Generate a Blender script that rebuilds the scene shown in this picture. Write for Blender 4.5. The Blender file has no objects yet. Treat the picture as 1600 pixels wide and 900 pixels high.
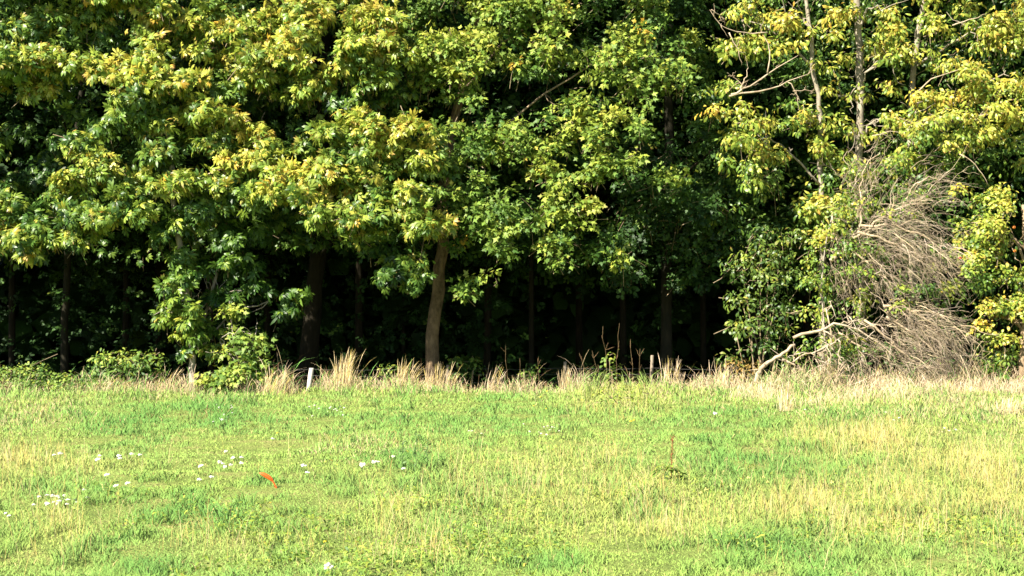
import bpy, math, random
import numpy as np
from mathutils import Matrix, Vector

S = bpy.context.scene
COL = S.collection
R = math.radians
rng = np.random.default_rng(7)

# ------------------------------------------------------------------ camera, sky, sun, exposure
F = 2323.0            # focal length in photo pixels (1600 wide)
CAMH = 1.6
HOR = 482.0           # photo row of the horizon
cd = bpy.data.cameras.new("camera")
cd.sensor_width = 36.0
cd.lens = 36.0 * F / 1600.0
cd.clip_start = 0.1
cd.clip_end = 2000
cam = bpy.data.objects.new("camera", cd)
COL.objects.link(cam)
cam.location = (0, 0, CAMH)
cam.rotation_euler = (R(90) + math.atan((HOR - 450) / F), 0, 0)
S.camera = cam

SUN_EL, SUN_AZ = 40.0, 46.0          # azimuth: degrees to the left of straight behind the camera
sdir = Vector((-math.sin(R(SUN_AZ)) * math.cos(R(SUN_EL)), -math.cos(R(SUN_AZ)) * math.cos(R(SUN_EL)), math.sin(R(SUN_EL))))
sl = bpy.data.lights.new("sun", 'SUN')
sl.energy = 5.0
sl.angle = R(0.5)
sl.color = (1.0, 0.93, 0.80)
so = bpy.data.objects.new("sun", sl)
COL.objects.link(so)
so.rotation_euler = sdir.to_track_quat('Z', 'Y').to_euler()
so.location = (-10, -10, 30)

w = bpy.data.worlds.new("World")
S.world = w
w.use_nodes = True
nt = w.node_tree
bg = nt.nodes['Background']
sky = nt.nodes.new('ShaderNodeTexSky')
sky.sky_type = 'NISHITA'
sky.sun_disc = False
sky.sun_elevation = R(SUN_EL)
sky.sun_rotation = math.atan2(sdir.x, sdir.y)
sky.dust_density = .3
nt.links.new(sky.outputs[0], bg.inputs[0])
bg.inputs[1].default_value = 0.05

S.view_settings.view_transform = 'Standard'
S.view_settings.look = 'None'
S.view_settings.exposure = 1.86
S.view_settings.gamma = 1.0
S.view_settings.use_curve_mapping = False
S.cycles.max_bounces = 6
S.cycles.diffuse_bounces = 2
S.cycles.transmission_bounces = 4

# ------------------------------------------------------------------ helpers
def P(px, py, Y):
    return np.array([(px - 800.0) / F * Y, Y, CAMH + (HOR - py) / F * Y])

def nrm(a):
    return a / (np.linalg.norm(a, axis=-1, keepdims=True) + 1e-9)

def vnoise(x, y, seed=0):
    xi = np.floor(x).astype(np.int64); yi = np.floor(y).astype(np.int64)
    fx = x - xi; fy = y - yi
    fx = fx * fx * (3 - 2 * fx); fy = fy * fy * (3 - 2 * fy)
    def h(a, b):
        v = (a * 374761393 + b * 668265263 + seed * 974711) & 0x7fffffff
        v = ((v ^ (v >> 13)) * 1274126177) & 0x7fffffff
        v = v ^ (v >> 16)
        return (v & 0xffff) / 65535.0
    return (h(xi, yi) * (1 - fx) + h(xi + 1, yi) * fx) * (1 - fy) + (h(xi, yi + 1) * (1 - fx) + h(xi + 1, yi + 1) * fx) * fy

def fbm(x, y, seed=0, o=3):
    r = 0; a = .5; t = 0
    for k in range(o):
        r = r + a * vnoise(x * 2 ** k + 13.1 * k, y * 2 ** k - 7.7 * k, seed + k); t += a; a *= .5
    return r / t

def ground_z(x, y):
    x = np.asarray(x, float); y = np.asarray(y, float)
    z = (fbm(x * .35 + 50, y * .35 + 50, 3) - .5) * .16 + (fbm(x * 1.5 + 50, y * 1.5, 9) - .5) * .07
    t = np.clip((y - 28.8) / 1.8, 0, 1); t = t * t * (3 - 2 * t)
    z = z - .5 * t
    return z

class Geo:
    """collects vertices and polygons of one mesh, with a tint per vertex"""
    def __init__(s):
        s.v = []; s.c = []; s.l = []; s.n = []; s.off = 0
    def add(s, verts, faces_flat, sizes, cols):
        s.v.append(verts); s.c.append(cols); s.l.append(faces_flat + s.off); s.n.append(sizes); s.off += len(verts)
    def place(s, tpl, pos, mats, scl, cols, tips=None):
        N = len(pos)
        if N == 0: return
        tv, tf, tn, tw = tpl
        V = np.einsum('nij,kj->nki', mats, tv) * scl[:, None, None] + pos[:, None, :]
        if tips is None: C = np.repeat(cols[:, None, :], len(tv), 1)
        else: C = cols[:, None, :] * (1 - tw[None, :, None]) + tips[:, None, :] * tw[None, :, None]
        fl = (tf[None, :] + (np.arange(N) * len(tv))[:, None]).ravel()
        s.add(V.reshape(-1, 3), fl, np.tile(tn, N), C.reshape(-1, 3))
    def tube(s, pts, rad, sides=6, col=(1, 1, 1), cap=True):
        pts = np.asarray(pts, float); n = len(pts)
        rad = np.broadcast_to(np.asarray(rad, float), (n,))
        tan = nrm(np.gradient(pts, axis=0))
        ref = np.array([.31, .9, .27]) if abs(nrm(pts[-1] - pts[0])[1]) < .8 else np.array([.9, .1, .3])
        u = nrm(np.cross(tan, ref)); w_ = np.cross(tan, u)
        a = np.linspace(0, 2 * np.pi, sides, endpoint=False)
        ring = np.cos(a)[None, :, None] * u[:, None, :] + np.sin(a)[None, :, None] * w_[:, None, :]
        V = (pts[:, None, :] + ring * rad[:, None, None]).reshape(-1, 3)
        i = np.arange(n - 1)[:, None] * sides; j = np.arange(sides)[None, :]; k = (j + 1) % sides
        fl = np.stack([i + j, i + k, i + sides + k, i + sides + j], -1).reshape(-1)
        sz = np.full((n - 1) * sides, 4)
        if cap:
            fl = np.concatenate([fl, np.arange(sides)[::-1], np.arange(sides) + (n - 1) * sides]); sz = np.concatenate([sz, [sides, sides]])
        s.add(V, fl, sz, np.broadcast_to(np.asarray(col, float), V.shape).copy())
    def mesh(s, name, mat, smooth=False):
        me = bpy.data.meshes.new(name)
        V = np.concatenate(s.v).astype(np.float32); C = np.concatenate(s.c).astype(np.float32)
        L = np.concatenate(s.l).astype(np.int32); N = np.concatenate(s.n).astype(np.int32)
        me.vertices.add(len(V)); me.vertices.foreach_set('co', V.ravel())
        me.loops.add(len(L)); me.loops.foreach_set('vertex_index', L)
        me.polygons.add(len(N))
        st = np.zeros(len(N), np.int32); st[1:] = np.cumsum(N)[:-1]
        me.polygons.foreach_set('loop_start', st)
        if smooth: me.polygons.foreach_set('use_smooth', np.ones(len(N), bool))
        at = me.attributes.new('tint', 'FLOAT_COLOR', 'POINT')
        at.data.foreach_set('color', np.concatenate([C, np.ones((len(C), 1), np.float32)], 1).ravel())
        me.materials.append(mat)
        me.update(calc_edges=True); me.validate()
        return me
    def build(s, name, mat, parent=None, smooth=False, kind=None, origin=None):
        if origin is not None:
            s.v = [v - np.asarray(origin) for v in s.v]
        elif parent is not None:
            base = np.array(parent.location); s.v = [v - base for v in s.v]
        o = bpy.data.objects.new(name, s.mesh(name, mat, smooth))
        COL.objects.link(o)
        if origin is not None: o.location = origin
        if parent is not None: o.parent = parent
        if kind: o['kind'] = kind
        return o

def thing(name, label, cat, loc, group=None):
    o = bpy.data.objects.new(name, None); COL.objects.link(o)
    o.location = [float(q) for q in loc]; o.empty_display_size = .3
    o['label'] = label; o['category'] = cat
    if group: o['group'] = group
    return o

def tag(o, label, cat, group=None):
    o['label'] = label; o['category'] = cat
    if group: o['group'] = group
    return o

# ------------------------------------------------------------------ materials
def leaf_mat(name, rough=.42, trans=.38, spec=.45, lift=0):
    m = bpy.data.materials.new(name); m.use_nodes = True
    n = m.node_tree.nodes; l = m.node_tree.links
    p = n['Principled BSDF']; p.inputs['Roughness'].default_value = rough
    p.inputs['Specular IOR Level'].default_value = spec
    a = n.new('ShaderNodeAttribute'); a.attribute_name = 'tint'
    geo = n.new('ShaderNodeNewGeometry')
    no = n.new('ShaderNodeTexNoise'); no.inputs['Scale'].default_value = 23; no.inputs['Detail'].default_value = 3
    l.new(geo.outputs['Position'], no.inputs['Vector'])
    mr = n.new('ShaderNodeMapRange'); mr.inputs[1].default_value = .3; mr.inputs[2].default_value = .7
    mr.inputs[3].default_value = .75; mr.inputs[4].default_value = 1.25
    l.new(no.outputs[0], mr.inputs[0])
    mx = n.new('ShaderNodeVectorMath'); mx.operation = 'SCALE'
    l.new(a.outputs['Color'], mx.inputs[0]); l.new(mr.outputs[0], mx.inputs['Scale'])
    l.new(mx.outputs[0], p.inputs['Base Color'])
    t = n.new('ShaderNodeBsdfTranslucent'); l.new(mx.outputs[0], t.inputs['Color'])
    ms = n.new('ShaderNodeMixShader'); ms.inputs[0].default_value = trans
    l.new(p.outputs[0], ms.inputs[1]); l.new(t.outputs[0], ms.inputs[2])
    if lift:
        # blades scatter light like a turf: bend the shading normal towards the sky
        va = n.new('ShaderNodeVectorMath'); va.operation = 'SCALE'; va.inputs['Scale'].default_value = 1 - lift
        l.new(geo.outputs['Normal'], va.inputs[0])
        vb = n.new('ShaderNodeVectorMath'); vb.operation = 'ADD'; vb.inputs[1].default_value = (0, 0, lift)
        l.new(va.outputs[0], vb.inputs[0])
        vn = n.new('ShaderNodeVectorMath'); vn.operation = 'NORMALIZE'; l.new(vb.outputs[0], vn.inputs[0])
        l.new(vn.outputs[0], p.inputs['Normal'])
    l.new(ms.outputs[0], n['Material Output'].inputs[0])
    return m

def bark_mat(name, c1, c2, scale=9, bump=.5, stretch=(1, 1, .25)):
    m = bpy.data.materials.new(name); m.use_nodes = True
    n = m.node_tree.nodes; l = m.node_tree.links
    p = n['Principled BSDF']; p.inputs['Roughness'].default_value = .9; p.inputs['Specular IOR Level'].default_value = .2
    g = n.new('ShaderNodeTexCoord'); mp = n.new('ShaderNodeMapping'); mp.inputs['Scale'].default_value = stretch
    l.new(g.outputs['Object'], mp.inputs[0])
    no = n.new('ShaderNodeTexNoise'); no.inputs['Scale'].default_value = scale; no.inputs['Detail'].default_value = 8; no.inputs['Roughness'].default_value = .7
    l.new(mp.outputs[0], no.inputs['Vector'])
    n2 = n.new('ShaderNodeTexNoise'); n2.inputs['Scale'].default_value = scale * .25; n2.inputs['Detail'].default_value = 4
    l.new(g.outputs['Object'], n2.inputs['Vector'])
    ad = n.new('ShaderNodeMath'); ad.operation = 'MULTIPLY_ADD'; ad.inputs[1].default_value = .6
    l.new(n2.outputs[0], ad.inputs[0]); l.new(no.outputs[0], ad.inputs[2])
    cr = n.new('ShaderNodeValToRGB'); cr.color_ramp.elements[0].position = .55; cr.color_ramp.elements[1].position = 1.0
    cr.color_ramp.elements[0].color = (*c1, 1); cr.color_ramp.elements[1].color = (*c2, 1)
    l.new(ad.outputs[0], cr.inputs[0])
    a = n.new('ShaderNodeAttribute'); a.attribute_name = 'tint'
    mx = n.new('ShaderNodeVectorMath'); mx.operation = 'MULTIPLY'
    l.new(cr.outputs[0], mx.inputs[0]); l.new(a.outputs['Color'], mx.inputs[1])
    l.new(mx.outputs[0], p.inputs['Base Color'])
    b = n.new('ShaderNodeBump'); b.inputs['Strength'].default_value = bump; b.inputs['Distance'].default_value = .03
    l.new(no.outputs[0], b.inputs['Height']); l.new(b.outputs[0], p.inputs['Normal'])
    return m

def ground_mat(name, cols, scales):
    m = bpy.data.materials.new(name); m.use_nodes = True
    n = m.node_tree.nodes; l = m.node_tree.links
    p = n['Principled BSDF']; p.inputs['Roughness'].default_value = .95; p.inputs['Specular IOR Level'].default_value = .1
    g = n.new('ShaderNodeNewGeometry')
    no = n.new('ShaderNodeTexNoise'); no.inputs['Scale'].default_value = scales[0]; no.inputs['Detail'].default_value = 9; no.inputs['Roughness'].default_value = .7
    l.new(g.outputs['Position'], no.inputs['Vector'])
    cr = n.new('ShaderNodeValToRGB')
    while len(cr.color_ramp.elements) < len(cols): cr.color_ramp.elements.new(.5)
    for i, c in enumerate(cols):
        cr.color_ramp.elements[i].position = .3 + .4 * i / (len(cols) - 1); cr.color_ramp.elements[i].color = (*c, 1)
    l.new(no.outputs[0], cr.inputs[0]); l.new(cr.outputs[0], p.inputs['Base Color'])
    n2 = n.new('ShaderNodeTexNoise'); n2.inputs['Scale'].default_value = scales[1]; n2.inputs['Detail'].default_value = 6
    l.new(g.outputs['Position'], n2.inputs['Vector'])
    b = n.new('ShaderNodeBump'); b.inputs['Strength'].default_value = .8; b.inputs['Distance'].default_value = .05
    l.new(n2.outputs[0], b.inputs['Height']); l.new(b.outputs[0], p.inputs['Normal'])
    return m

M_leaf = leaf_mat('broad_leaf', .42, .36, .38)
M_soft = leaf_mat('soft_leaf', .55, .36, .35)
M_grass = leaf_mat('grass_blade', .7, .25, .15, .62)
M_dry = leaf_mat('dry_stem', .8, .22, .15, .35)
M_petal = leaf_mat('petal', .7, .3, .2)
M_bark_dark = bark_mat('dark_bark', (.022, .016, .011), (.095, .072, .05))
M_bark_wood = bark_mat('shade_darkened_bark', (.010, .010, .006), (.034, .030, .018))  # bark darkened to stand in for the shade inside the wood
M_shade = leaf_mat('shade_leaf', .6, .25, .2)
M_bark_maple = bark_mat('sunfleck_maple_bark', (.016, .011, .007), (.46, .36, .25), 7, 1.0, (1, 1, .5))  # sun patches on the trunk painted in as pale flecks on dark bark
M_bark_grey = bark_mat('grey_bark', (.12, .10, .075), (.42, .37, .29), 14, .5, (1, 1, .6))
M_dead = bark_mat('bleached_wood', (.20, .15, .10), (.55, .47, .36), 12, .4)
M_post = bark_mat('weathered_post', (.30, .26, .22), (.62, .58, .53), 12, .3)
M_wire = bark_mat('wire_metal', (.10, .095, .09), (.2, .19, .18), 30, .1)
M_ground = ground_mat('meadow_soil', [(.09, .13, .03), (.16, .20, .05), (.24, .22, .08)], (1.6, 40))
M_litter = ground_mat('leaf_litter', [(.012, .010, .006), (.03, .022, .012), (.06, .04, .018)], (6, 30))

# ------------------------------------------------------------------ leaf templates (length 1 along +Y, normal +Z)
def tpl(verts, faces, tip):
    return (np.array(verts, float), np.concatenate([np.array(f) for f in faces]), np.array([len(f) for f in faces]), np.array(tip, float))

def leaflet(ang, ln, wd, base=(0, 0), droop=.3, i0=0, roll=0.0, fold=.12):
    d = np.array([math.sin(ang), math.cos(ang)]); s_ = np.array([d[1], -d[0]])
    vs = []; tips = []
    for t, wv in ((.04, .0), (.42, .36), (.76, .46)):
        for sg in ((0,) if wv == 0 else (-1, 1)):
            q = np.array(base) + d * t * ln + s_ * sg * wv * wd
            r = t * ln
            vs.append([q[0], q[1], -droop * r * r + (fold * wd if sg else 0) + roll * sg * wv * wd]); tips.append(.0 if t < .5 else .35)
    q = np.array(base) + d * ln
    vs.append([q[0], q[1], -droop * ln * ln]); tips.append(1)
    f = [[0, 2, 1], [1, 2, 4, 3], [3, 4, 5]]
    return vs, [[k + i0 for k in ff] for ff in f], tips

def palmate(angs, seed):
    r = random.Random(seed); V = []; Fc = []; T = []
    for a in angs:
        ln = (1 - .42 * abs(a) / 2.0) * r.uniform(.9, 1.05)
        v, f, t = leaflet(a + r.uniform(-.14, .14), ln * r.uniform(.85, 1.1), .27 * ln + .04, (0, 0), r.uniform(.15, .85), len(V), r.uniform(-.5, .5))
        V += v; Fc += f; T += t
    return tpl(V, Fc, T)

def palmate_far(angs, seed):
    r = random.Random(seed); V = []; Fc = []; T = []
    for a in angs:
        ln = (1 - .42 * abs(a) / 2.0) * r.uniform(.85, 1.1); a += r.uniform(-.14, .14); wd = .17 * ln + .02; dr = r.uniform(.15, .85); i = len(V)
        d = np.array([math.sin(a), math.cos(a)]); q = np.array([d[1], -d[0]]); m = d * ln * .62; e = d * ln
        V += [[0, 0, 0], [*(m - q * wd), -dr * .35 * ln * ln + r.uniform(-.05, .05)], [*(m + q * wd), -dr * .35 * ln * ln + r.uniform(-.05, .05)], [*e, -dr * ln * ln]]
        Fc += [[i, i + 2, i + 1], [i + 1, i + 2, i + 3]]; T += [0, .15, .15, 1]
    return tpl(V, Fc, T)
PALM_FAR = [palmate_far([-1.75, -1.05, -.42, .15, .75, 1.4], 1), palmate_far([-1.3, -.65, 0, .65, 1.3], 2), palmate_far([-1.9, -1.2, -.55, .0, .6, 1.2, 1.85], 3)]
PALM = [palmate([-1.75, -1.05, -.42, .15, .75, 1.4], 1), palmate([-1.3, -.65, 0, .65, 1.3], 2), palmate([-1.9, -1.2, -.55, .0, .6, 1.2, 1.85], 3)]

def maple(seed):
    r = random.Random(seed)
    out = [(0, 0)]
    angs = [(-2.3, .55), (-1.75, .33), (-1.25, .95), (-.75, .52), (-.42, .72), (0, 1.15), (.42, .72), (.75, .52), (1.25, .95), (1.75, .33), (2.3, .55)]
    V = [[0, .28, .0]]; T = [0]
    for a, q in angs:
        q *= .58 * r.uniform(.9, 1.1)
        V.append([math.sin(a) * q, .40 + math.cos(a) * q, -.25 * q + r.uniform(-.04, .04)]); T.append(.5 if q > .45 else .1)
    Fc = [[0, i + 1, i] for i in range(1, 11)] + [[0, 1, 11]]
    return tpl(V, Fc, T)
MAPLE = [maple(1), maple(2)]

def simple(seed, wd=.5):
    r = random.Random(seed)
    v, f, t = leaflet(0, 1, wd, (0, 0), r.uniform(.15, .5), 0, r.uniform(-.4, .4), .25)
    return tpl(v, f, t)
SIMPLE = [simple(1, .52), simple(2, .6)]
NARROW = [simple(5, .36), simple(6, .42)]

def pinnate(seed, n=4):
    r = random.Random(seed); V = []; Fc = []; T = []
    for k in range(n):
        b = (0, .12 + .2 * k)
        for sg in (-1, 1):
            v, f, t = leaflet(sg * (1.05 - .08 * k), .44 * r.uniform(.85, 1.1), .17, b, .35, len(V), r.uniform(-.4, .4))
            V += v; Fc += f; T += t
    v, f, t = leaflet(0, .42, .17, (0, .8), .35, len(V)); V += v; Fc += f; T += t
    V = np.array(V); V[:, 2] -= .3 * V[:, 1] ** 2
    return tpl(V, Fc, T)
PINN = [pinnate(1, 3), pinnate(2, 4)]

def sprig(seed, n=6, wd=.5, ln=.42):
    r = random.Random(seed); V = []; Fc = []; T = []
    for k in range(n):
        sg = -1 if k % 2 else 1
        v, f, t = leaflet(sg * r.uniform(.4, 1.2), ln * r.uniform(.75, 1.1), wd * ln, (0, .08 + .62 * k / n), r.uniform(.2, .6), len(V), r.uniform(-.8, .8))
        v = np.array(v); v[:, 2] += r.uniform(-.07, .07)
        V += v.tolist(); Fc += f; T += t
    return tpl(V, Fc, T)
SPRIG_FAR = [sprig(11, 3, .85, .62), sprig(12, 3, .8, .66), sprig(13, 4, .75, .6)]
SPRIG = [sprig(1), sprig(2, 7), sprig(3, 5, .6)]

def frames(nv, td):
    """rotation matrices whose columns are side, tip, normal"""
    y = nrm(td); z = nv - (nv * y).sum(1, keepdims=True) * y; z = nrm(z); x = np.cross(y, z)
    return np.stack([x, y, z], 2)

# ------------------------------------------------------------------ colours
G_DEEP = np.array([.020, .052, .011]); G_MID = np.array([.055, .125, .020]); G_LT = np.array([.145, .235, .034])  # G_DEEP lowered to put crown shade into the leaf colour
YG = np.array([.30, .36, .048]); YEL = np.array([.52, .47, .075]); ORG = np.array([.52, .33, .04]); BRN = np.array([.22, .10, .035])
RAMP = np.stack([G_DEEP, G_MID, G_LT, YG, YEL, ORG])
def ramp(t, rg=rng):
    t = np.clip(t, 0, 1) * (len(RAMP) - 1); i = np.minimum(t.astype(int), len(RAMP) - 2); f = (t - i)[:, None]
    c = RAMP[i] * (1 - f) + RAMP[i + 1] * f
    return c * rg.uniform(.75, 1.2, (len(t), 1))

# ------------------------------------------------------------------ foliage generator
# openings in the crowns where one looks into the dark wood: (px, py, rx, ry)
GAPS = [(50, 178, 62, 32), (20, 25, 40, 14), (150, 122, 26, 18), (470, 180, 62, 26), (415, 182, 30, 14), (310, 258, 44, 14), (680, 178, 56, 18), (610, 168, 44, 12), (860, 138, 52, 14), (905, 132, 40, 12), (800, 152, 60, 16), (1045, 190, 44, 34), (815, 300, 14, 30),
        (1255, 275, 34, 40), (1440, 118, 34, 20), (1222, 325, 26, 26), (1232, 95, 20, 22), (1540, 268, 66, 14), (700, 28, 34, 14), (890, 52, 20, 22), (960, 20, 24, 14), (1060, 30, 16, 20), (1020, 240, 20, 30), (920, 300, 36, 12), (1500, 60, 24, 18), (1365, 130, 14, 26), (1180, 330, 34, 14), (1090, 250, 40, 30),]
class Foliage:
    def __init__(s, tpls, size, per, droop=.4, spread=.07, upw=.55, front=.3, jitter=.35, yvar=.085, mul=(1, 1, 1), rnd=.3, turn=.035, gaps=False):
        s.gaps = gaps
        s.tpls = tpls; s.size = size; s.per = per; s.droop = droop; s.spread = spread; s.upw = upw; s.front = front; s.jit = jitter; s.yvar = yvar; s.mul = np.array(mul); s.rnd = rnd; s.turn = turn
        s.pos = []; s.mat = []; s.scl = []; s.col = []; s.tip = []; s.show = []; s.shoots = []
    def shoots_at(s, p, axis, yel, show, size=None):
        sx = p[:, 0] / p[:, 1] * F + 800; sy = HOR - (p[:, 2] - CAMH) / p[:, 1] * F
        kp = np.ones(len(p), bool)
        if s.gaps and len(p):
            for (gx, gy, rx, ry) in GAPS: kp &= ~((((sx - gx) / rx) ** 2 + ((sy - gy) / ry) ** 2 < rng.uniform(.55, 1.25, len(p))) & (rng.random(len(p)) < .9))
        p = p[kp]; axis = axis[kp]; yel = np.asarray(yel)[kp]
        N = len(p)
        if N == 0: return
        size = size or s.size
        s.shoots.append(p)
        k = s.per
        a = nrm(axis + rng.normal(0, s.jit, (N, 3)))
        ref = nrm(rng.normal(0, 1, (N, 3))); e1 = nrm(np.cross(a, ref)); e2 = np.cross(a, e1)
        ph = rng.uniform(0, 6.28, (N, 1)) + np.arange(k)[None, :] * (6.283 / k) + rng.normal(0, .25, (N, k))
        td = np.cos(ph)[..., None] * e1[:, None, :] + np.sin(ph)[..., None] * e2[:, None, :] + .35 * a[:, None, :]
        td = td + np.array([0, 0, -s.droop]) + rng.normal(0, .15, (N, k, 3))
        nv = np.repeat(a[:, None, :], k, 1) + np.array([0, -s.front * .4, s.upw * .5]) + rng.normal(0, s.rnd, (N, k, 3))
        td = nrm(td.reshape(-1, 3)); nv = nv.reshape(-1, 3)
        sc = size * rng.uniform(.55, 1.2, N * k)
        pos = np.repeat(p, k, 0) + td * (s.spread * rng.uniform(.3, 1.2, (N * k, 1))) + rng.normal(0, s.spread * .35, (N * k, 3))
        yy = np.repeat(yel, k) + rng.normal(0, s.yvar, N * k)
        # a few leaves turn early
        yy = np.where(rng.random(N * k) < s.turn, yy + .25, yy)
        c = ramp(yy - .025) * s.mul
        tipc = np.where((rng.random(N * k) < np.clip((yy - .40) * 1.2, 0, .4))[:, None], BRN * rng.uniform(.7, 1.6, (N * k, 1)), c * 1.08)
        s.pos.append(pos); s.mat.append(frames(nv, td)); s.scl.append(sc); s.col.append(c); s.tip.append(tipc); s.show.append(np.full(N * k, show))
    def clump(s, c, rad, yel, dens=1.0, show=True, under=.25, flat=False):
        rad = np.asarray(rad, float)
        area = 4 * np.pi * ((rad[0] * rad[1]) ** 1.6 / 3 + (rad[0] * rad[2]) ** 1.6 / 3 + (rad[1] * rad[2]) ** 1.6 / 3) ** (1 / 1.6)
        n = int(max(4, dens * area * 11 * (.16 / max(s.size * s.per ** .5 * .2, .04)) ** 1))
        d = nrm(rng.normal(0, 1, (n * 3, 3)))
        keep = rng.random(len(d)) < np.clip(under + .9 * (d[:, 2] + .35) + .25 * -d[:, 1], .06, 1)
        d = d[keep][:n]; rad = rad * rng.uniform(.85, 1.15, 3)
        lump = .45 + .95 * vnoise(d[:, 0] * 2.2 + c[0] * 3, d[:, 2] * 2.2 + d[:, 1] * 1.3 + c[2] * 3, 5)
        r = lump * rng.uniform(.7, 1.08, len(d))
        p = c + d * rad * r[:, None]
        ax = nrm(d * .75 + np.array([-.12, -s.front, s.upw]))
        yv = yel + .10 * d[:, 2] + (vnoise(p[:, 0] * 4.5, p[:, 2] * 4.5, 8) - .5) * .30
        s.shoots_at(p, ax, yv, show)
    def arrays(s):
        return [np.concatenate(q) for q in (s.pos, s.mat, s.scl, s.col, s.tip, s.show)]
    def build(s, root, mat, parts=300, name='foliage', twigs=.3):
        pos, mt, sc, col, tip, show = s.arrays()
        N = len(pos); which = rng.integers(0, len(s.tpls), N)
        px = pos[:, 0] / pos[:, 1] * F + 800; py = HOR - (pos[:, 2] - CAMH) / pos[:, 1] * F
        ok = show & (px > 5) & (px < 1595) & (py > 5) & (py < 640) & (np.abs(mt[:, 1, 2]) > .25)
        score = np.where(ok, sc / (pos[:, 1] - 18) * (.5 + np.abs(mt[:, 1, 2])), -1)
        order = np.argsort(-score)[:parts]; order = order[score[order] > 0]
        isp = np.zeros(N, bool); isp[order] = True
        g = Geo()
        for k, t in enumerate(s.tpls):
            q = (~isp) & (which == k)
            if s.tpls is PALM:
                near = q & show & (sc > .155) & (py > 0)
                g.place(t, pos[near], mt[near], sc[near], col[near], tip[near])
                q = q & ~near; t = PALM_FAR[k]
            g.place(t, pos[q], mt[q], sc[q], col[q], tip[q])
        g.build(name, mat, root, kind='stuff')
        sh = np.concatenate(s.shoots); bz = np.array(root.location)
        sx = sh[:, 0] / sh[:, 1] * F + 800; sel_ = np.where((sx > -40) & (sx < 1640) & (rng.random(len(sh)) < twigs))[0]
        if len(sel_):
            tg = Geo()
            for q in sh[sel_]:
                e = q + np.array([rng.normal(0, .12), .22 + rng.normal(0, .1), -.12 + rng.normal(0, .12)]) * rng.uniform(.7, 1.6)
                tg.tube(np.array([e, (e + q) / 2 + rng.normal(0, .025, 3), q]), [.008, .005, .003], 3, (.9, .8, .65), False)
            tg.build('twigs', M_bark_grey, root, kind='stuff')
        if len(order) == 0: return
        yl = col[order][:, 0] / (col[order][:, 1] + 1e-6)
        qs = np.argsort(np.argsort(yl)) * 6 // len(order)
        base = np.array(root.location)
        cache = {}
        for j, i in enumerate(order):
            key = (int(qs[j]), int(which[i]))
            if key not in cache:
                gg = Geo(); sel = order[qs == qs[j]]
                gg.place(s.tpls[which[i]], np.zeros((1, 3)), np.eye(3)[None], np.ones(1), col[sel].mean(0)[None], tip[sel][:6].mean(0)[None])
                cache[key] = gg.mesh('leaf', mat)
            o = bpy.data.objects.new('leaf', cache[key]); COL.objects.link(o); o.parent = root
            m4 = Matrix.Identity(4)
            for a in range(3):
                for b in range(3): m4[a][b] = float(mt[i][a, b] * sc[i])
                m4[a][3] = float(pos[i][a] - base[a])
            o.matrix_basis = m4

def wob(a, b, n, amp, sag=0.0):
    a = np.asarray(a, float); b = np.asarray(b, float)
    t = np.linspace(0, 1, n)[:, None]
    p = a * (1 - t) + b * t
    p[1:-1] += rng.normal(0, amp, (n - 2, 3))
    p[:, 2] += sag * (4 * t * (1 - t))[:, 0]
    return p

def smooth_path(pts, n):
    pts = np.asarray(pts, float)
    t = np.linspace(0, 1, len(pts)); q = np.linspace(0, 1, n)
    out = np.stack([np.interp(q, t, pts[:, k]) for k in range(3)], 1)
    for _ in range(2):
        out[1:-1] = .25 * out[:-2] + .5 * out[1:-1] + .25 * out[2:]
    return out

def limbs(root, trunk_pts, targets, mat, r0=.07, col=(1, 1, 1), name='branch'):
    """main limbs from the trunk into the crown, each a part"""
    tp = np.asarray(trunk_pts)
    for c in targets:
        zt = c[2] - np.hypot(c[0] - tp[:, 0], c[1] - tp[:, 1]) * .45 - .2
        k = int(np.argmin(np.abs(tp[:, 2] - zt)))
        a = tp[k]; mid = (a + c) / 2 + np.array([0, 0, .25]) + rng.normal(0, .12, 3)
        pts = smooth_path([a, mid, c], 8); pts[1:-1] += rng.normal(0, .03, (6, 3))
        g = Geo(); g.tube(pts, np.linspace(r0, .012, 8), 6, col)
        for _ in range(5):
            q = pts[rng.integers(3, 8)]; e = q + nrm(rng.normal(0, 1, 3) + np.array([0, -.5, .3])) * rng.uniform(.3, .7)
            g.tube(wob(q, e, 5, .03), np.linspace(.012, .004, 5), 4, col)
        g.build(name, mat, root, smooth=True)

def trunk(root, pts, r0, r1, mat, n=16, col=(1, 1, 1), amp=.02, sides=12, flare=True, name='trunk'):
    q = smooth_path(pts, n); q[1:-1, :2] += rng.normal(0, amp, (n - 2, 2))
    rad = np.linspace(r0, r1, n) * rng.uniform(.94, 1.06, n)
    if flare: rad[0] *= 1.35; rad[1] *= 1.08
    g = Geo(); g.tube(q, rad, sides, col)
    g.build(name, mat, root, smooth=True)
    return q

# ------------------------------------------------------------------ ground
def sheet(name, xs, ys, mat, dz=0.0, zf=ground_z):
    X, Y = np.meshgrid(xs, ys); Z = zf(X, Y) + dz
    V = np.stack([X, Y, Z], -1).reshape(-1, 3); nx = len(xs)
    i = (np.arange(len(ys) - 1)[:, None] * nx + np.arange(nx - 1)[None, :]).ravel()
    fl = np.stack([i, i + 1, i + nx + 1, i + nx], 1).ravel()
    g = Geo(); g.add(V, fl, np.full(len(i), 4), np.ones_like(V))
    o = g.build(name, mat, None, smooth=True); o['kind'] = 'structure'
    return o
sheet('meadow_ground', np.concatenate([[-900, -300, -100, -40], np.linspace(-18, 18, 145), [40, 100, 300, 900]]),
      np.concatenate([[-900, -200, -60, -20, 0, 4], np.linspace(6, 31, 101), [34, 40, 60, 100, 300, 900]]), M_ground)
sheet('woodland_floor', np.linspace(-40, 40, 100), np.linspace(30.0, 75, 60), M_litter, .012)

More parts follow.
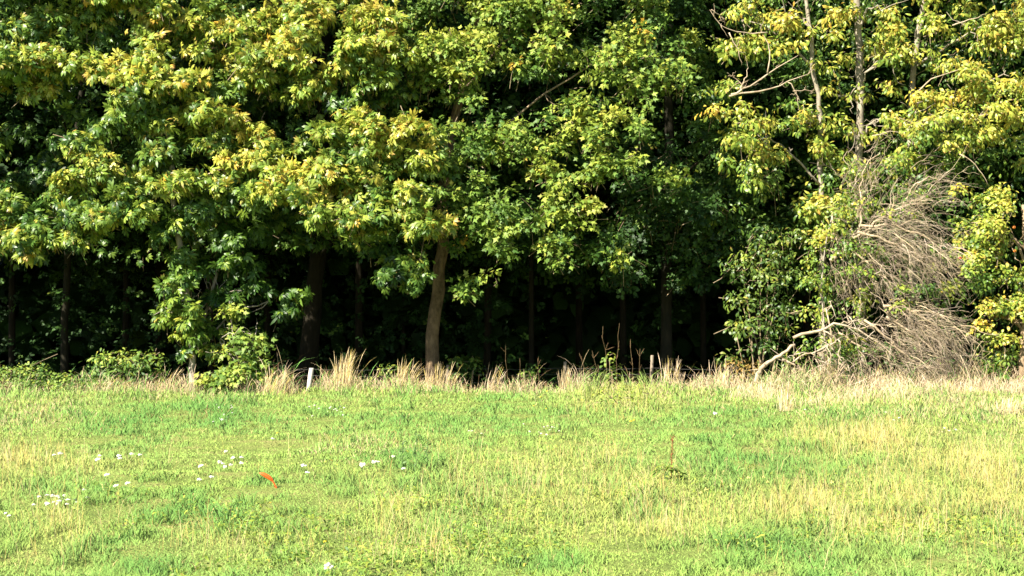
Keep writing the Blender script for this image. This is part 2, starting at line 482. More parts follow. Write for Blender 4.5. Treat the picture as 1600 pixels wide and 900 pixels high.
# ------------------------------------------------------------------ meadow patches: (px, py, rx, ry, kind, amount)
PATCH = [
 # ochre / straw
 (1380, 690, 120, 26, 'o', .9), (1500, 715, 110, 26, 'o', .75), (1260, 790, 110, 45, 'o', .6), (1560, 770, 90, 60, 'o', .8), (1420, 800, 140, 60, 'o', .6),
 (880, 790, 150, 40, 'o', .5), (880, 725, 90, 22, 'o', .45), (1020, 770, 110, 34, 'o', .4), (720, 760, 60, 36, 'o', .35), (100, 728, 130, 16, 'o', .65), (15, 735, 50, 35, 'o', .7),
 (1000, 830, 120, 30, 'o', .4), (90, 840, 60, 40, 'o', .4), (60, 645, 70, 25, 's', .5), (960, 625, 70, 20, 'o', .5), (520, 745, 60, 12, 'o', .35), (620, 800, 60, 30, 'o', .3),
 (380, 850, 110, 20, 'o', .35), (660, 860, 100, 22, 'o', .35),(560,700,90,14,'s',.4),
 # pale dead grass at right
 (1320, 610, 160, 30, 's', .9), (1500, 625, 130, 32, 's', .8), (1130, 600, 60, 20, 's', .6), (1580, 650, 60, 25, 's', .7), (660, 600, 300, 14, 's', .7), (880, 598, 160, 16, 's', .6), (1050, 600, 100, 20, 's', .7), (200, 612, 220, 12, 's', .5),
 # deep green
 (330, 645, 90, 18, 'g', .9), (200, 655, 90, 22, 'g', .6), (300, 805, 130, 22, 'g', .9), (230, 870, 70, 18, 'g', .7), (470, 820, 60, 20, 'g', .6), (650, 720, 50, 30, 'g', .8), (510, 760, 70, 14, 'g', .6),
 (1200, 735, 130, 28, 'g', .9), (950, 730, 50, 14, 'g', .5), (1000, 790, 40, 16, 'g', .9), (620, 660, 120, 16, 'g', .4), (1330, 655, 70, 12, 'g', .7), (1390, 650, 40, 16, 'g', .8), (830, 650, 100, 14, 'g', .4), (1130, 650, 120, 14, 'g', .5),
 (160, 765, 50, 12, 'g', .6), (1180, 860, 200, 26, 'g', .6), (830, 880, 120, 24, 'g', .6), (1500, 870, 100, 30, 'g', .5),(600,840,140,12,'g',.5),(1400,730,60,16,'g',.5),(1150,690,80,14,'g',.45),
]
def patch_fields(x, y):
    px = x / y * F + 800; py = HOR + CAMH / y * F
    f = {'o': np.zeros_like(x), 's': np.zeros_like(x), 'g': np.zeros_like(x)}
    wx = (fbm(px * .02, py * .05, 21) - .5) * 70; wy = (fbm(px * .02, py * .05, 22) - .5) * 26
    for (a, b, rx, ry, k, am) in PATCH:
        d = ((px + wx - a) / rx) ** 2 + ((py + wy - b) / ry) ** 2
        f[k] = np.maximum(f[k], am * np.exp(-d * .9))
    return f

def scatter(n, y0, y1, pw, margin=1.18):
    u = rng.random(n)
    if pw == 1: y = y0 * (y1 / y0) ** u
    else: y = (y0 ** (1 - pw) + u * (y1 ** (1 - pw) - y0 ** (1 - pw))) ** (1 / (1 - pw))
    x = rng.uniform(-1, 1, n) * (y * 800 / F * margin + .6)
    return x, y

def blades(g, x, y, h, wd, lean, col, tipc, zoff=0.0, bend=1.0):
    """curved grass blades: 5 vertices, one quad and one triangle each"""
    n = len(x); z = ground_z(x, y) - .01 + zoff
    a = rng.uniform(0, 6.28, n)
    d = np.stack([np.cos(a), np.sin(a), np.zeros(n)], 1)
    fa = rng.normal(0, .8, n)
    s_ = np.stack([np.cos(fa), np.sin(fa), np.zeros(n)], 1)
    base = np.stack([x, y, z], 1); up = np.array([0, 0, 1.0])
    p1 = base + up * (h * .55)[:, None] + d * (h * lean * .3)[:, None]
    p2 = base + up * (h * np.sqrt(np.clip(1 - lean ** 2 * .6 * bend, .15, 1)))[:, None] + d * (h * lean)[:, None]
    V = np.stack([base - s_ * wd[:, None] * .5, base + s_ * wd[:, None] * .5, p1 - s_ * wd[:, None] * .42, p1 + s_ * wd[:, None] * .42, p2], 1)
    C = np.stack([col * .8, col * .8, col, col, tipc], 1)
    o = (np.arange(n) * 5)[:, None]
    fl = (o + np.array([0, 1, 3, 2, 2, 3, 4])[None]).ravel()
    g.add(V.reshape(-1, 3), fl, np.tile([4, 3], n), C.reshape(-1, 3))

GR1 = np.array([.255, .40, .095]); GR2 = np.array([.145, .305, .068]); STRAW = np.array([.46, .38, .20]); OCHRE = np.array([.43, .335, .105]); LIME = np.array([.305, .415, .09])
def meadow_cols(x, y, n):
    f = patch_fields(x, y)
    a = np.clip((fbm(x * .9, y * .45, 31) - .5) * 2.2 + .5, 0, 1); b = fbm(x * 2.6, y * 1.2, 37); r = rng.random(n)
    c = GR1[None] * (1 - a[:, None]) + LIME[None] * a[:, None]
    t = np.clip((b - .52) * 4.5, 0, 1) * .8; c = c * (1 - t[:, None]) + GR2 * t[:, None]
    t = np.clip(f['g'] * 1.5 * (.4 + b), 0, .95) ; c = c * (1 - t[:, None]) + GR2 * .9 * t[:, None]
    o = np.clip(f['o'] * (.5 + b * 1.1), 0, 1); o = (o * rng.uniform(.35, .95, n))[:, None]; c = c * (1 - o) + OCHRE * o
    s_ = f['s'] * (.5 + b); r2 = rng.random(n); m2 = r2 < s_ * .7; c[m2] = STRAW * rng.uniform(.75, 1.15, (m2.sum(), 1))
    m3 = rng.random(n) < .02; c[m3] = OCHRE * .5 + STRAW * .5
    return c * rng.uniform(.90, 1.10, (n, 1)), f, b

n = 225000
x, y = scatter(n, 7.6, 30.2, 1.25, 1.12)
c, f, b = meadow_cols(x, y, n)
tuft = np.clip((fbm(x * 4.2, y * 2.6, 41, 2) - .62) * 7, 0, 1)
c = c * (1 - .45 * tuft[:, None]) + GR2 * .75 * .45 * tuft[:, None]
h = (.020 + .055 * np.clip(b - .2, 0, 1) + .085 * tuft + .075 * f['g'] * (b > .45) + .03 * f['o'] + .05 * f['s']) * rng.uniform(.5, 1.35, n) * (1 + .5 * np.clip((y - 18) / 10, 0, 1)) * (.35 + .65 * np.clip(np.hypot(x + 2.1, (y - 12.9) * .5) / .35, 0, 1))
wd = (.0028 + .00043 * y) * rng.uniform(.6, 1.2, n)
h = h * (1 + 1.6 * np.clip((y - 25.5) / 3, 0, 1) * np.clip((fbm(x * 1.4, y * .8, 47) - .45) * 6, 0, 1))
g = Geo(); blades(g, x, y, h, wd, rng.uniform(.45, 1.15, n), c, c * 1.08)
# the meadow goes on, a little thinner, to both sides
m_ = 40000; y = 7.6 * (30.2 / 7.6) ** rng.random(m_); e_ = y * 800 / F * 1.12 + .6
x = np.where(rng.random(m_) < .5, -1, 1) * (e_ + rng.random(m_) * (y * .14 + 1.6))
c, f, b = meadow_cols(x, y, m_)
blades(g, x, y, (.04 + .06 * b) * rng.uniform(.6, 1.3, m_), (.006 + .0008 * y), rng.uniform(.45, 1.15, m_), c, c * 1.08)
g.build('meadow_grass', M_grass, kind='stuff')

# long thin seed stems in the dry patches
n = 75000
x, y = scatter(n, 8.0, 29, 1.2)
f = patch_fields(x, y)
pr = np.clip(f['o'] * .85 + f['s'] * .4, 0, 1) * (.25 + 1.1 * (fbm(x * 1.8, y * 1.2, 55) > .48))
k = rng.random(n) < pr
x, y = x[k], y[k]; n = len(x)
h = rng.uniform(.10, .32, n); c = np.where(rng.random((n, 1)) < .6, OCHRE, STRAW) * rng.uniform(.75, 1.25, (n, 1))
g = Geo(); blades(g, x, y, h, (.0009 + .00011 * y), rng.uniform(.1, .7, n), c, c * 1.1)
g.build('dry_seed_stems', M_dry, kind='stuff')

# broad-leaved weeds close to the camera
n = 9000
x, y = scatter(n, 7.6, 22, 1.9)
k = rng.random(n) < np.clip((fbm(x * 1.3, y * .9, 77) - .50) * 5, 0, 1) * np.clip((15 - y) / 4, .12, 1)
x, y = x[k], y[k]
fo = Foliage(NARROW, .045, 5, droop=.0, spread=.02, upw=1.0, front=.2, jitter=.5, turn=0)
p = np.stack([x, y, ground_z(x, y) + rng.uniform(.02, .09, len(x))], 1)
fo.shoots_at(p, np.tile([0, -.2, 1.0], (len(p), 1)), .36 + .2 * rng.random(len(p)), False)
pos, mt, sc, col, tip, _ = fo.arrays(); g = Geo(); g.place(NARROW[0], pos, mt, sc, col, tip)
g.build('broadleaf_weeds', M_soft, kind='stuff')

# ------------------------------------------------------------------ pale rank grass at the wood edge
def stems(g, x, y, h, leanv, wd, col, seed=True, arch=.35):
    """tall grass stems, each a 3 segment ribbon that nods, with a feathery seed head"""
    n = len(x); base = np.stack([x, y, ground_z(x, y) - .02], 1)
    fa = rng.normal(0, .7, n); s_ = np.stack([np.cos(fa), np.sin(fa), np.zeros(n)], 1)
    ts = np.array([0, .4, .75, 1.0]); ws = np.array([1, .9, .7, .25])
    if seed: ws = np.array([.8, .7, 1.6, .3]); ts = np.array([0, .55, .82, 1.0])
    L = []
    for t, wv in zip(ts, ws):
        q = base + leanv * (h * t ** 2)[:, None]; q[:, 2] += h * (t - arch * t ** 3 * np.linalg.norm(leanv, axis=1))
        L += [q - s_ * (wd * wv * .5)[:, None], q + s_ * (wd * wv * .5)[:, None]]
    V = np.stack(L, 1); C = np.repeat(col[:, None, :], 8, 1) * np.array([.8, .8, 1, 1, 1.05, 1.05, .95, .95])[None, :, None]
    o = (np.arange(n) * 8)[:, None]
    fl = (o + np.array([0, 1, 3, 2, 2, 3, 5, 4, 4, 5, 7, 6])[None]).ravel()
    g.add(V.reshape(-1, 3), fl, np.tile([4, 4, 4], n), C.reshape(-1, 3))

TAN = np.array([.52, .41, .23]); PINK = np.array([.54, .42, .29]); BROWN = np.array([.20, .12, .06])
n = 33000
x = rng.uniform(-15, 15, n); y = rng.uniform(28.2, 30.3, n)
dens = .55 * fbm(x * .9 + 9, y * .4, 61) + .45 * fbm(x * 3.1 + 9, y * .8, 62) + .25 * np.clip((x - 3) / 8, 0, 1)
k = (rng.random(n) < np.clip((dens - .33) * 3.2, .08, 1)) & ~((np.abs(x + 3.92) < .2) & (y < 29.1))
x, y, dens = x[k], y[k], dens[k]; n = len(x)
h = (.11 + .16 * np.clip((x - 2) / 4, 0, 1) + (1.2 + .5 * (np.abs(x + 2) < 3.5)) * np.clip(dens - .36, 0, .6)) * rng.uniform(.35, 1.0, n) * np.where(rng.random(n) < .07, 1.8, 1)
mixc = rng.random((n, 1)); c = np.where(mixc < .34, TAN, np.where(mixc < .58, PINK, np.where(mixc < .78, GR2 * 1.1, BROWN))) * rng.uniform(.7, 1.2, (n, 1))
g = Geo(); stems(g, x, y, h, rng.normal(.14, .38, (n, 3)) * [1, 1, 0], rng.uniform(.0025, .006, n), c)
# the wide pale band at right
n = 14000
px = rng.uniform(1080, 1720, n); Y = rng.uniform(22.0, 29, n)
k = rng.random(n) < np.clip((fbm(px * .012, Y * .5, 63) - .42) * 2 + (Y - 26.2) * .16, .0, .8) * np.clip((px - 1060) / 200, 0, 1)
px, Y = px[k], Y[k]; n = len(px); x = (px - 800) / F * Y
c = np.where(rng.random((n, 1)) < .55, PINK, TAN) * rng.uniform(.75, 1.15, (n, 1))
stems(g, x, Y, rng.uniform(.12, .30, n) + .25 * rng.random(n) * np.clip((Y - 24) / 4, 0, 1), rng.normal(0, .4, (n, 3)) * [1, 1, 0], rng.uniform(.003, .007, n), c)
g.build('rank_grass', M_dry, kind='stuff')

TUFTS = [  # px, base row, top row, half width px, stems, tilt, colour, label
 (538, 612, 538, 17, 420, .05, TAN, 'tallest straw-coloured grass tuft beside the white fence post'),
 (630, 608, 552, 20, 280, .18, TAN, 'leaning straw grass tuft just left of the thick maple trunk'),
 (685, 610, 562, 30, 300, .12, TAN, 'broad straw grass tuft in front of the thick maple trunk base'),
 (428, 615, 566, 24, 200, .28, TAN, 'leaning straw grass tuft left of the white fence post by the bright sapling'),
 (770, 602, 566, 22, 150, .2, PINK, 'low tan grass tuft right of the thick maple trunk'),
 (885, 600, 570, 14, 130, .05, TAN, 'small tan grass tuft hugging the middle fence post'),
 (1050, 598, 552, 24, 220, .05, PINK, 'pale pinkish grass tuft right of the dark fence post'),
 (1130, 600, 562, 26, 220, .1, PINK, 'pale grass tuft left of the leaning fallen branch'),
 (1190, 620, 588, 14, 120, .05, PINK, 'thin pale tuft at the foot of the leaning fallen branch'),
 (1226, 640, 592, 10, 150, .0, PINK, 'narrow upright pale tuft standing out in the meadow under the fallen branch'),
 (1300, 612, 556, 30, 320, .0, PINK, 'large feathery pale tuft below the dead brushwood heap, left part'),
 (1375, 612, 566, 34, 320, .05, PINK, 'wide feathery pale tuft below the middle of the dead brushwood heap'),
 (1490, 618, 590, 40, 260, .0, PINK, 'low wide pale tuft right of the dead brushwood heap'),
 (1575, 652, 612, 26, 200, .1, PINK, 'pale tuft at the right edge below the fruit tree'),
 (270, 612, 570, 30, 150, .3, TAN, 'sparse tan tuft left of the pale young chestnut trunk'),
 (190, 612, 580, 40, 150, .4, TAN, 'ragged brown tuft among brambles at the left wood edge'),
]
for (px, yb, yt, hw, ns, tilt, col, lab) in TUFTS:
    Yd = min(CAMH * F / (yb - HOR), 29.3)
    c0 = P(px, yb, Yd); c0[2] = float(ground_z(c0[0], Yd))
    H = CAMH + (HOR - yt) / F * Yd - c0[2]
    ns = int(ns * .8)
    r = hw / F * Yd
    dx = np.clip(rng.normal(0, .62, ns), -1.2, 1.2); x = c0[0] + dx * r; y = Yd + rng.normal(0, .10, ns)
    hh = H * rng.uniform(.2, 1.0, ns) * np.exp(-dx ** 2 * .6) * np.clip(.7 + .6 * vnoise(dx * 3 + px, dx * 0, 4), 0, 1.1); hh[:6] = H * rng.uniform(.9, 1.1, 6)
    lean = np.stack([.06 + dx * .13 + tilt * rng.uniform(.2, 1.6, ns) + rng.normal(0, .10, ns), rng.normal(0, .15, ns), np.zeros(ns)], 1)
    cc = np.where(rng.random((ns, 1)) < .7, col, OCHRE) * rng.uniform(.6, 1.25, (ns, 1))
    g = Geo(); stems(g, x, y, hh, lean, rng.uniform(.002, .006, ns), cc)
    tag(g.build('dry_grass_tuft', M_dry, origin=c0), lab, 'grass tuft', 'dry grass tufts along the wood edge')

# ------------------------------------------------------------------ wire fence
fence = thing('wire_fence', 'low wire fence with weathered posts half hidden in dry grass', 'fence', (0, 30.2, -.5))
FP = [(-40, 580), (230, 584), (487, 575), (700, 570), (883, 565), (1019, 555), (1240, 575), (1480, 575), (1660, 580)]
tops = []
for i, (px, py) in enumerate(FP):
    Yp = 29.0 if px == 487 else 30.2
    t = P(px, py, Yp); zb = float(ground_z(t[0], Yp)) - .1
    lean = rng.normal(0, .02, 2)
    b0 = np.array([t[0] - .03 + lean[0], Yp + lean[1], zb])
    g = Geo(); rr = .050 if px == 487 else .036
    g.tube(np.array([b0, b0 * .5 + t * .5, t - [0, 0, .015], t]), [rr * 1.05, rr, rr, rr * .86], 8, (1, 1, 1) if px == 487 else (.42, .37, .3))
    o = g.build('post', M_post, fence)
    if px == 487: o['label'] = 'pale whitish weathered post'
    w_ = P(px, max(py, 573), Yp); tops.append(w_)
for dz in (-.02, -.14, -.30):
    g = Geo()
    for a, b_ in zip(tops[:-1], tops[1:]):
        q = wob(a + [0, -.05, dz], b_ + [0, -.05, dz], 7, .004, -.03); g.tube(q, .0018, 4)
    g.build('wire', M_wire, fence)

# ------------------------------------------------------------------ crown helper working from clump lists
def fill_clumps(fo, rows, Y0, ysc=.9, show=True, dens=1.0, split=0, dyel=0.0):
    cs = []
    for (px, py, rx, ry, dY, yel, dn) in rows:
        yel = yel + dyel
        if py < -30: dn = dn * .55
        Y = Y0 + dY; k = Y / F
        c = P(px, py, Y)
        if split:
            for _ in range(split):
                o = rng.normal(0, .52, 3) * np.array([rx, rx * .8, ry]) * k
                q = rng.uniform(.30, .64)
                fo.clump(c + o, (rx * k * q, rx * k * ysc * q, ry * k * q * 1.1), yel + rng.normal(0, .05), dn * dens * 1.25, show)
        else: fo.clump(c, (rx * k, max(rx, ry) * k * ysc, ry * k), yel, dn * dens, show)
        cs.append(c)
    return cs

def back_fill(fo, x0, x1, y0, y1, Ya, Yb, n, yel=.12, size=None, hole=.42, seed=1):
    px = rng.uniform(x0, x1, n); py = rng.uniform(y0, y1, n); Y = rng.uniform(Ya, Yb, n)
    k = (fbm(px * .011, py * .014, seed) > hole) & (rng.random(n) < .72)
    px, py, Y = px[k], py[k], Y[k]
    p = np.stack([(px - 800) / F * Y, Y, CAMH + (HOR - py) / F * Y], 1)
    fo.shoots_at(p, np.tile([-.1, -.5, .6], (len(p), 1)), yel - .03 + .1 * rng.random(len(p)), False, size)

def base_at(px, Y):
    x = (px - 800) / F * Y
    return np.array([x, Y, float(ground_z(x, Y))])

# ---- left horse chestnut
b0 = base_at(100, 34.0)
t1 = thing('horse_chestnut_tree', 'yellowing horse chestnut at the far left above the bramble thicket', 'tree', b0)
tp = trunk(t1, [b0 - [0, 0, .2], P(105, 380, 33.6), P(130, 100, 32.2), P(150, -300, 31), P(160, -520, 31)], .09, .05, M_bark_wood)
A = [(20, 60, 60, 26, .1, .42, 1), (95, 38, 60, 26, .2, .38, 1), (-40, 110, 60, 32, .1, .5, 1), (40, 110, 60, 30, -.2, .58, 1), (110, 100, 45, 26, -.1, .58, 1), (150, 20, 45, 26, .4, .38, 1), (60, -20, 80, 30, .2, .42, 1), (180, 60, 30, 20, .3, .35, .9),
 (228, 75, 22, 22, -.2, .62, 1), (260, 25, 40, 24, .0, .62, 1), (205, -20, 60, 30, .1, .5, 1),
 (205, 118, 40, 24, -.4, .66, 1.1), (265, 125, 48, 24, -.5, .62, 1.1), (215, 160, 50, 24, -.3, .42, 1), (180, 205, 45, 26, -.3, .38, 1), (250, 185, 40, 24, -.2, .40, 1),
 (130, 235, 26, 16, -.2, .5, 1), (160, 275, 48, 24, -.7, .55, 1.1), (115, 290, 24, 16, -.6, .50, 1), (215, 290, 36, 22, -.6, .42, 1), (275, 290, 34, 22, -.6, .52, 1), (255, 245, 30, 18, -.4, .38, 1),
 (145, 345, 40, 26, -.9, .50, 1.1), (130, 372, 22, 14, -.9, .50, 1), (195, 325, 32, 20, -.8, .44, 1), (85, 330, 30, 22, -.4, .30, .9), (70, 235, 34, 18, .7, .22, .8), (20, 290, 50, 26, .6, .2, .8),
 (20, 375, 42, 18, -.6, .50, 1), (55, 360, 26, 16, -.6, .42, 1), (-50, 350, 60, 30, -.3, .4, 1), (-80, 230, 70, 40, .0, .4, 1), (45, 385, 30, 12, -.4, .3, .9), (100, 175, 26, 12, .8, .2, .7),
 (0, -90, 110, 50, .4, .45, .8), (160, -110, 110, 50, .5, .45, .8), (60, -220, 140, 60, 1, .45, .6), (200, -260, 120, 60, 1.2, .45, .6)]
fo = Foliage(PALM, .150, 5, gaps=True, droop=.42, spread=.11, jitter=.6, rnd=.5, front=.45, yvar=.13)
cs = fill_clumps(fo, A, 29.2, split=5, dens=.86, dyel=-.05)
back_fill(fo, -150, 300, 0, 400, 29.8, 31.8, 1000, .20, seed=3, hole=.44)
back_fill(fo, -150, 300, -300, 40, 29.8, 32, 500, .25, seed=5, hole=.3)
limbs(t1, tp, [cs[i] for i in (3, 8, 11, 12)], M_bark_wood, .03)
fo.build(t1, M_leaf)

# ---- big horse chestnut, second from left
b0 = base_at(478, 32.5)
t2 = thing('horse_chestnut_tree', 'large golden horse chestnut with broad dark trunk behind the white fence post', 'tree', b0)
tp = trunk(t2, [b0 - [0, 0, .2], P(488, 480, 32.5), P(500, 370, 32.4), P(505, 100, 32), P(500, -300, 31.6), P(500, -560, 31.6)], .22, .07, M_bark_wood, 16, (.7, .62, .55))
B = [(335, 20, 50, 30, .0, .58, 1), (390, 55, 48, 28, -.2, .64, 1.1), (335, 90, 40, 22, .0, .55, 1), (440, 25, 45, 26, .0, .58, 1), (500, 30, 48, 28, -.2, .60, 1.1), (560, 45, 45, 24, -.3, .66, 1.1), (598, 35, 24, 18, -.3, .72, 1),
 (300, 60, 40, 24, .2, .5, 1), (425, 95, 42, 26, -.4, .62, 1.1), (480, 85, 48, 28, -.5, .62, 1.1), (545, 100, 50, 30, -.6, .62, 1.2), (600, 85, 34, 22, -.5, .6, 1), (500, 130, 40, 18, -.5, .58, 1), (585, 125, 28, 16, -.5, .62, 1),
 (395, 125, 36, 20, -.3, .48, 1), (450, 140, 34, 18, -.2, .42, 1), (340, 150, 40, 22, .0, .40, 1), (325, 185, 36, 20, -.4, .58, 1), (375, 200, 34, 20, -.5, .62, 1), (400, 215, 24, 16, -.5, .60, 1), (345, 225, 40, 22, -.2, .40, 1), (300, 220, 30, 20, .0, .34, 1), (430, 175, 40, 22, .3, .28, .9), (480, 205, 40, 20, .3, .30, .9), (540, 165, 50, 18, .2, .26, .9), (610, 150, 30, 16, .0, .32, .9),
 (520, 215, 36, 22, -.6, .54, 1), (580, 210, 42, 24, -.8, .62, 1.1), (640, 205, 40, 22, -.9, .62, 1.1), (670, 225, 30, 22, -.9, .58, 1.1), (600, 245, 50, 22, -.9, .56, 1.1), (550, 245, 40, 18, -.8, .46, 1), (660, 255, 36, 16, -.9, .52, 1), (690, 250, 22, 12, -.9, .5, 1),
 (410, 265, 36, 20, -.9, .64, 1.2), (460, 275, 46, 24, -1.1, .67, 1.2), (515, 280, 38, 22, -1.1, .66, 1.2), (560, 290, 30, 18, -1.0, .64, 1.1), (430, 300, 36, 18, -1.1, .64, 1.1), (480, 315, 44, 18, -1.2, .58, 1.1), (400, 310, 24, 18, -1.0, .48, 1), (350, 285, 24, 20, -.7, .58, 1), (350, 320, 22, 18, -.6, .34, 1), (310, 320, 34, 24, -.4, .3, 1), (290, 350, 36, 22, -.2, .28, 1), (380, 260, 30, 14, -.3, .32, 1),
 (530, 340, 36, 18, -1.2, .50, 1), (555, 360, 24, 12, -1.2, .52, 1), (600, 320, 36, 22, -1.1, .44, 1), (640, 330, 34, 20, -1.2, .50, 1), (690, 345, 26, 16, -1.2, .58, 1), (655, 355, 30, 12, -1.2, .50, 1), (610, 280, 30, 14, -.7, .38, 1), (660, 300, 34, 16, -1.0, .46, 1), (590, 355, 24, 14, -1.0, .34, 1), (570, 325, 26, 14, -1.1, .44, 1),
 (640, 415, 22, 18, -1.0, .36, .9), (605, 432, 18, 12, -.9, .24, .9), (650, 440, 10, 8, -1.0, .3, .9), (600, 395, 20, 16, -.6, .22, .8),
 (380, -60, 90, 40, .3, .5, .8), (520, -70, 100, 45, .2, .55, .8), (450, -180, 150, 70, .8, .5, .6), (560, -280, 130, 70, 1.4, .5, .6)]
fo = Foliage(PALM, .150, 5, gaps=True, droop=.42, spread=.11, jitter=.6, rnd=.5, front=.45, yvar=.13)
cs = fill_clumps(fo, B, 29.4, split=5, dens=.86, dyel=-.05)
back_fill(fo, 280, 660, -40, 390, 29.9, 32.0, 1500, .22, seed=7, hole=.36)
back_fill(fo, 260, 700, -350, -20, 29.8, 32.5, 500, .25, seed=8, hole=.3)
limbs(t2, tp, [cs[i] for i in (1, 4, 10, 18, 28)], M_bark_wood, .05)
fo.build(t2, M_leaf)

# ---- young chestnut with thin pale trunk at the front left
b0 = base_at(304, 29.0)
t3 = thing('young_chestnut_tree', 'slim young chestnut with pale trunk and drooping green leaves at the meadow edge', 'tree', b0)
tp = trunk(t3, [b0 - [0, 0, .15], P(300, 545, 29), P(289, 430, 29.1), P(272, 330, 29.2), P(262, 230, 29.3), P(265, 140, 29.6)], .075, .045, M_bark_grey, 18, (1, 1, 1), .012)
g = Geo(); g.tube(smooth_path([P(300, 560, 29.1), P(340, 430, 29.6), P(356, 350, 29.5), P(350, 270, 29.5), P(348, 200, 29.8)], 12), np.linspace(.032, .028, 12), 8, (.8, .75, .7)); g.build('second_stem', M_bark_grey, t3, smooth=True)
C3 = [(275, 375, 30, 30, .4, .24, .9), (285, 330, 26, 24, .2, .36, .9), (300, 410, 30, 24, .2, .2, .9), (270, 485, 26, 20, -.2, .34, 1), (255, 495, 16, 12, -.2, .38, 1), (300, 470, 36, 26, -.1, .30, 1), (290, 520, 28, 16, -.2, .38, 1), (330, 500, 36, 26, -.1, .26, 1), (345, 455, 36, 26, .2, .2, .9), (390, 430, 40, 26, .5, .16, .9), (420, 470, 36, 24, .4, .2, .9), (440, 490, 22, 14, .3, .22, .9), (370, 395, 36, 26, .6, .16, .9), (410, 380, 30, 20, .7, .14, .8), (330, 545, 26, 18, -.1, .34, 1), (380, 480, 36, 22, .2, .24, .9), (310, 555, 14, 8, -.1, .32, 1), (350, 360, 30, 16, .5, .2, .8), (400, 520, 30, 20, .4, .22, .9)]
fo = Foliage(PALM, .165, 5, droop=.6, spread=.09, rnd=.4, mul=(.98, 1., .9))
C3 += [(278, 395, 18, 18, -.35, .26, 1), (288, 440, 18, 18, -.35, .28, 1), (298, 495, 18, 18, -.35, .34, 1), (272, 350, 18, 16, -.3, .34, 1), (335, 415, 26, 22, -.1, .24, 1), (350, 375, 18, 14, -.1, .24, .9), (310, 430, 22, 22, -.3, .24, 1), (265, 420, 16, 16, -.3, .3, .9), (292, 470, 16, 18, -.5, .3, 1), (300, 525, 12, 12, -.5, .34, 1)]
cs = fill_clumps(fo, C3, 29.0, split=2, dens=.85)
limbs(t3, tp, [cs[i] for i in (3, 5, 8, 10)], M_bark_grey, .02)
fo.build(t3, M_leaf)

# ---- bright sapling beside it
b0 = base_at(372, 28.9)
t = thing('maple_sapling', 'bright yellow-green sapling right of the slim pale chestnut trunk', 'sapling', b0)
tp = trunk(t, [b0 - [0, 0, .1], P(366, 560, 28.8), P(362, 500, 28.9), P(358, 470, 28.9)], .016, .006, M_bark_grey, 8, flare=False, amp=.005, sides=6)
fo = Foliage(MAPLE, .135, 4, droop=.4, spread=.07)
cs = fill_clumps(fo, [(352, 490, 14, 14, 0, .42, 1), (372, 490, 14, 12, 0, .42, 1), (395, 540, 30, 16, -.1, .47, 1.1), (370, 525, 20, 12, 0, .45, 1), (350, 552, 20, 16, 0, .42, 1), (395, 565, 30, 14, -.1, .42, 1), (375, 585, 40, 16, -.1, .44, 1.1), (345, 590, 30, 12, 0, .40, 1), (415, 590, 18, 10, -.1, .46, 1), (330, 600, 20, 8, 0, .4, 1)], 28.8)
limbs(t, tp, [cs[i] for i in (2, 4, 6)], M_bark_grey, .01)
fo.build(t, M_soft)

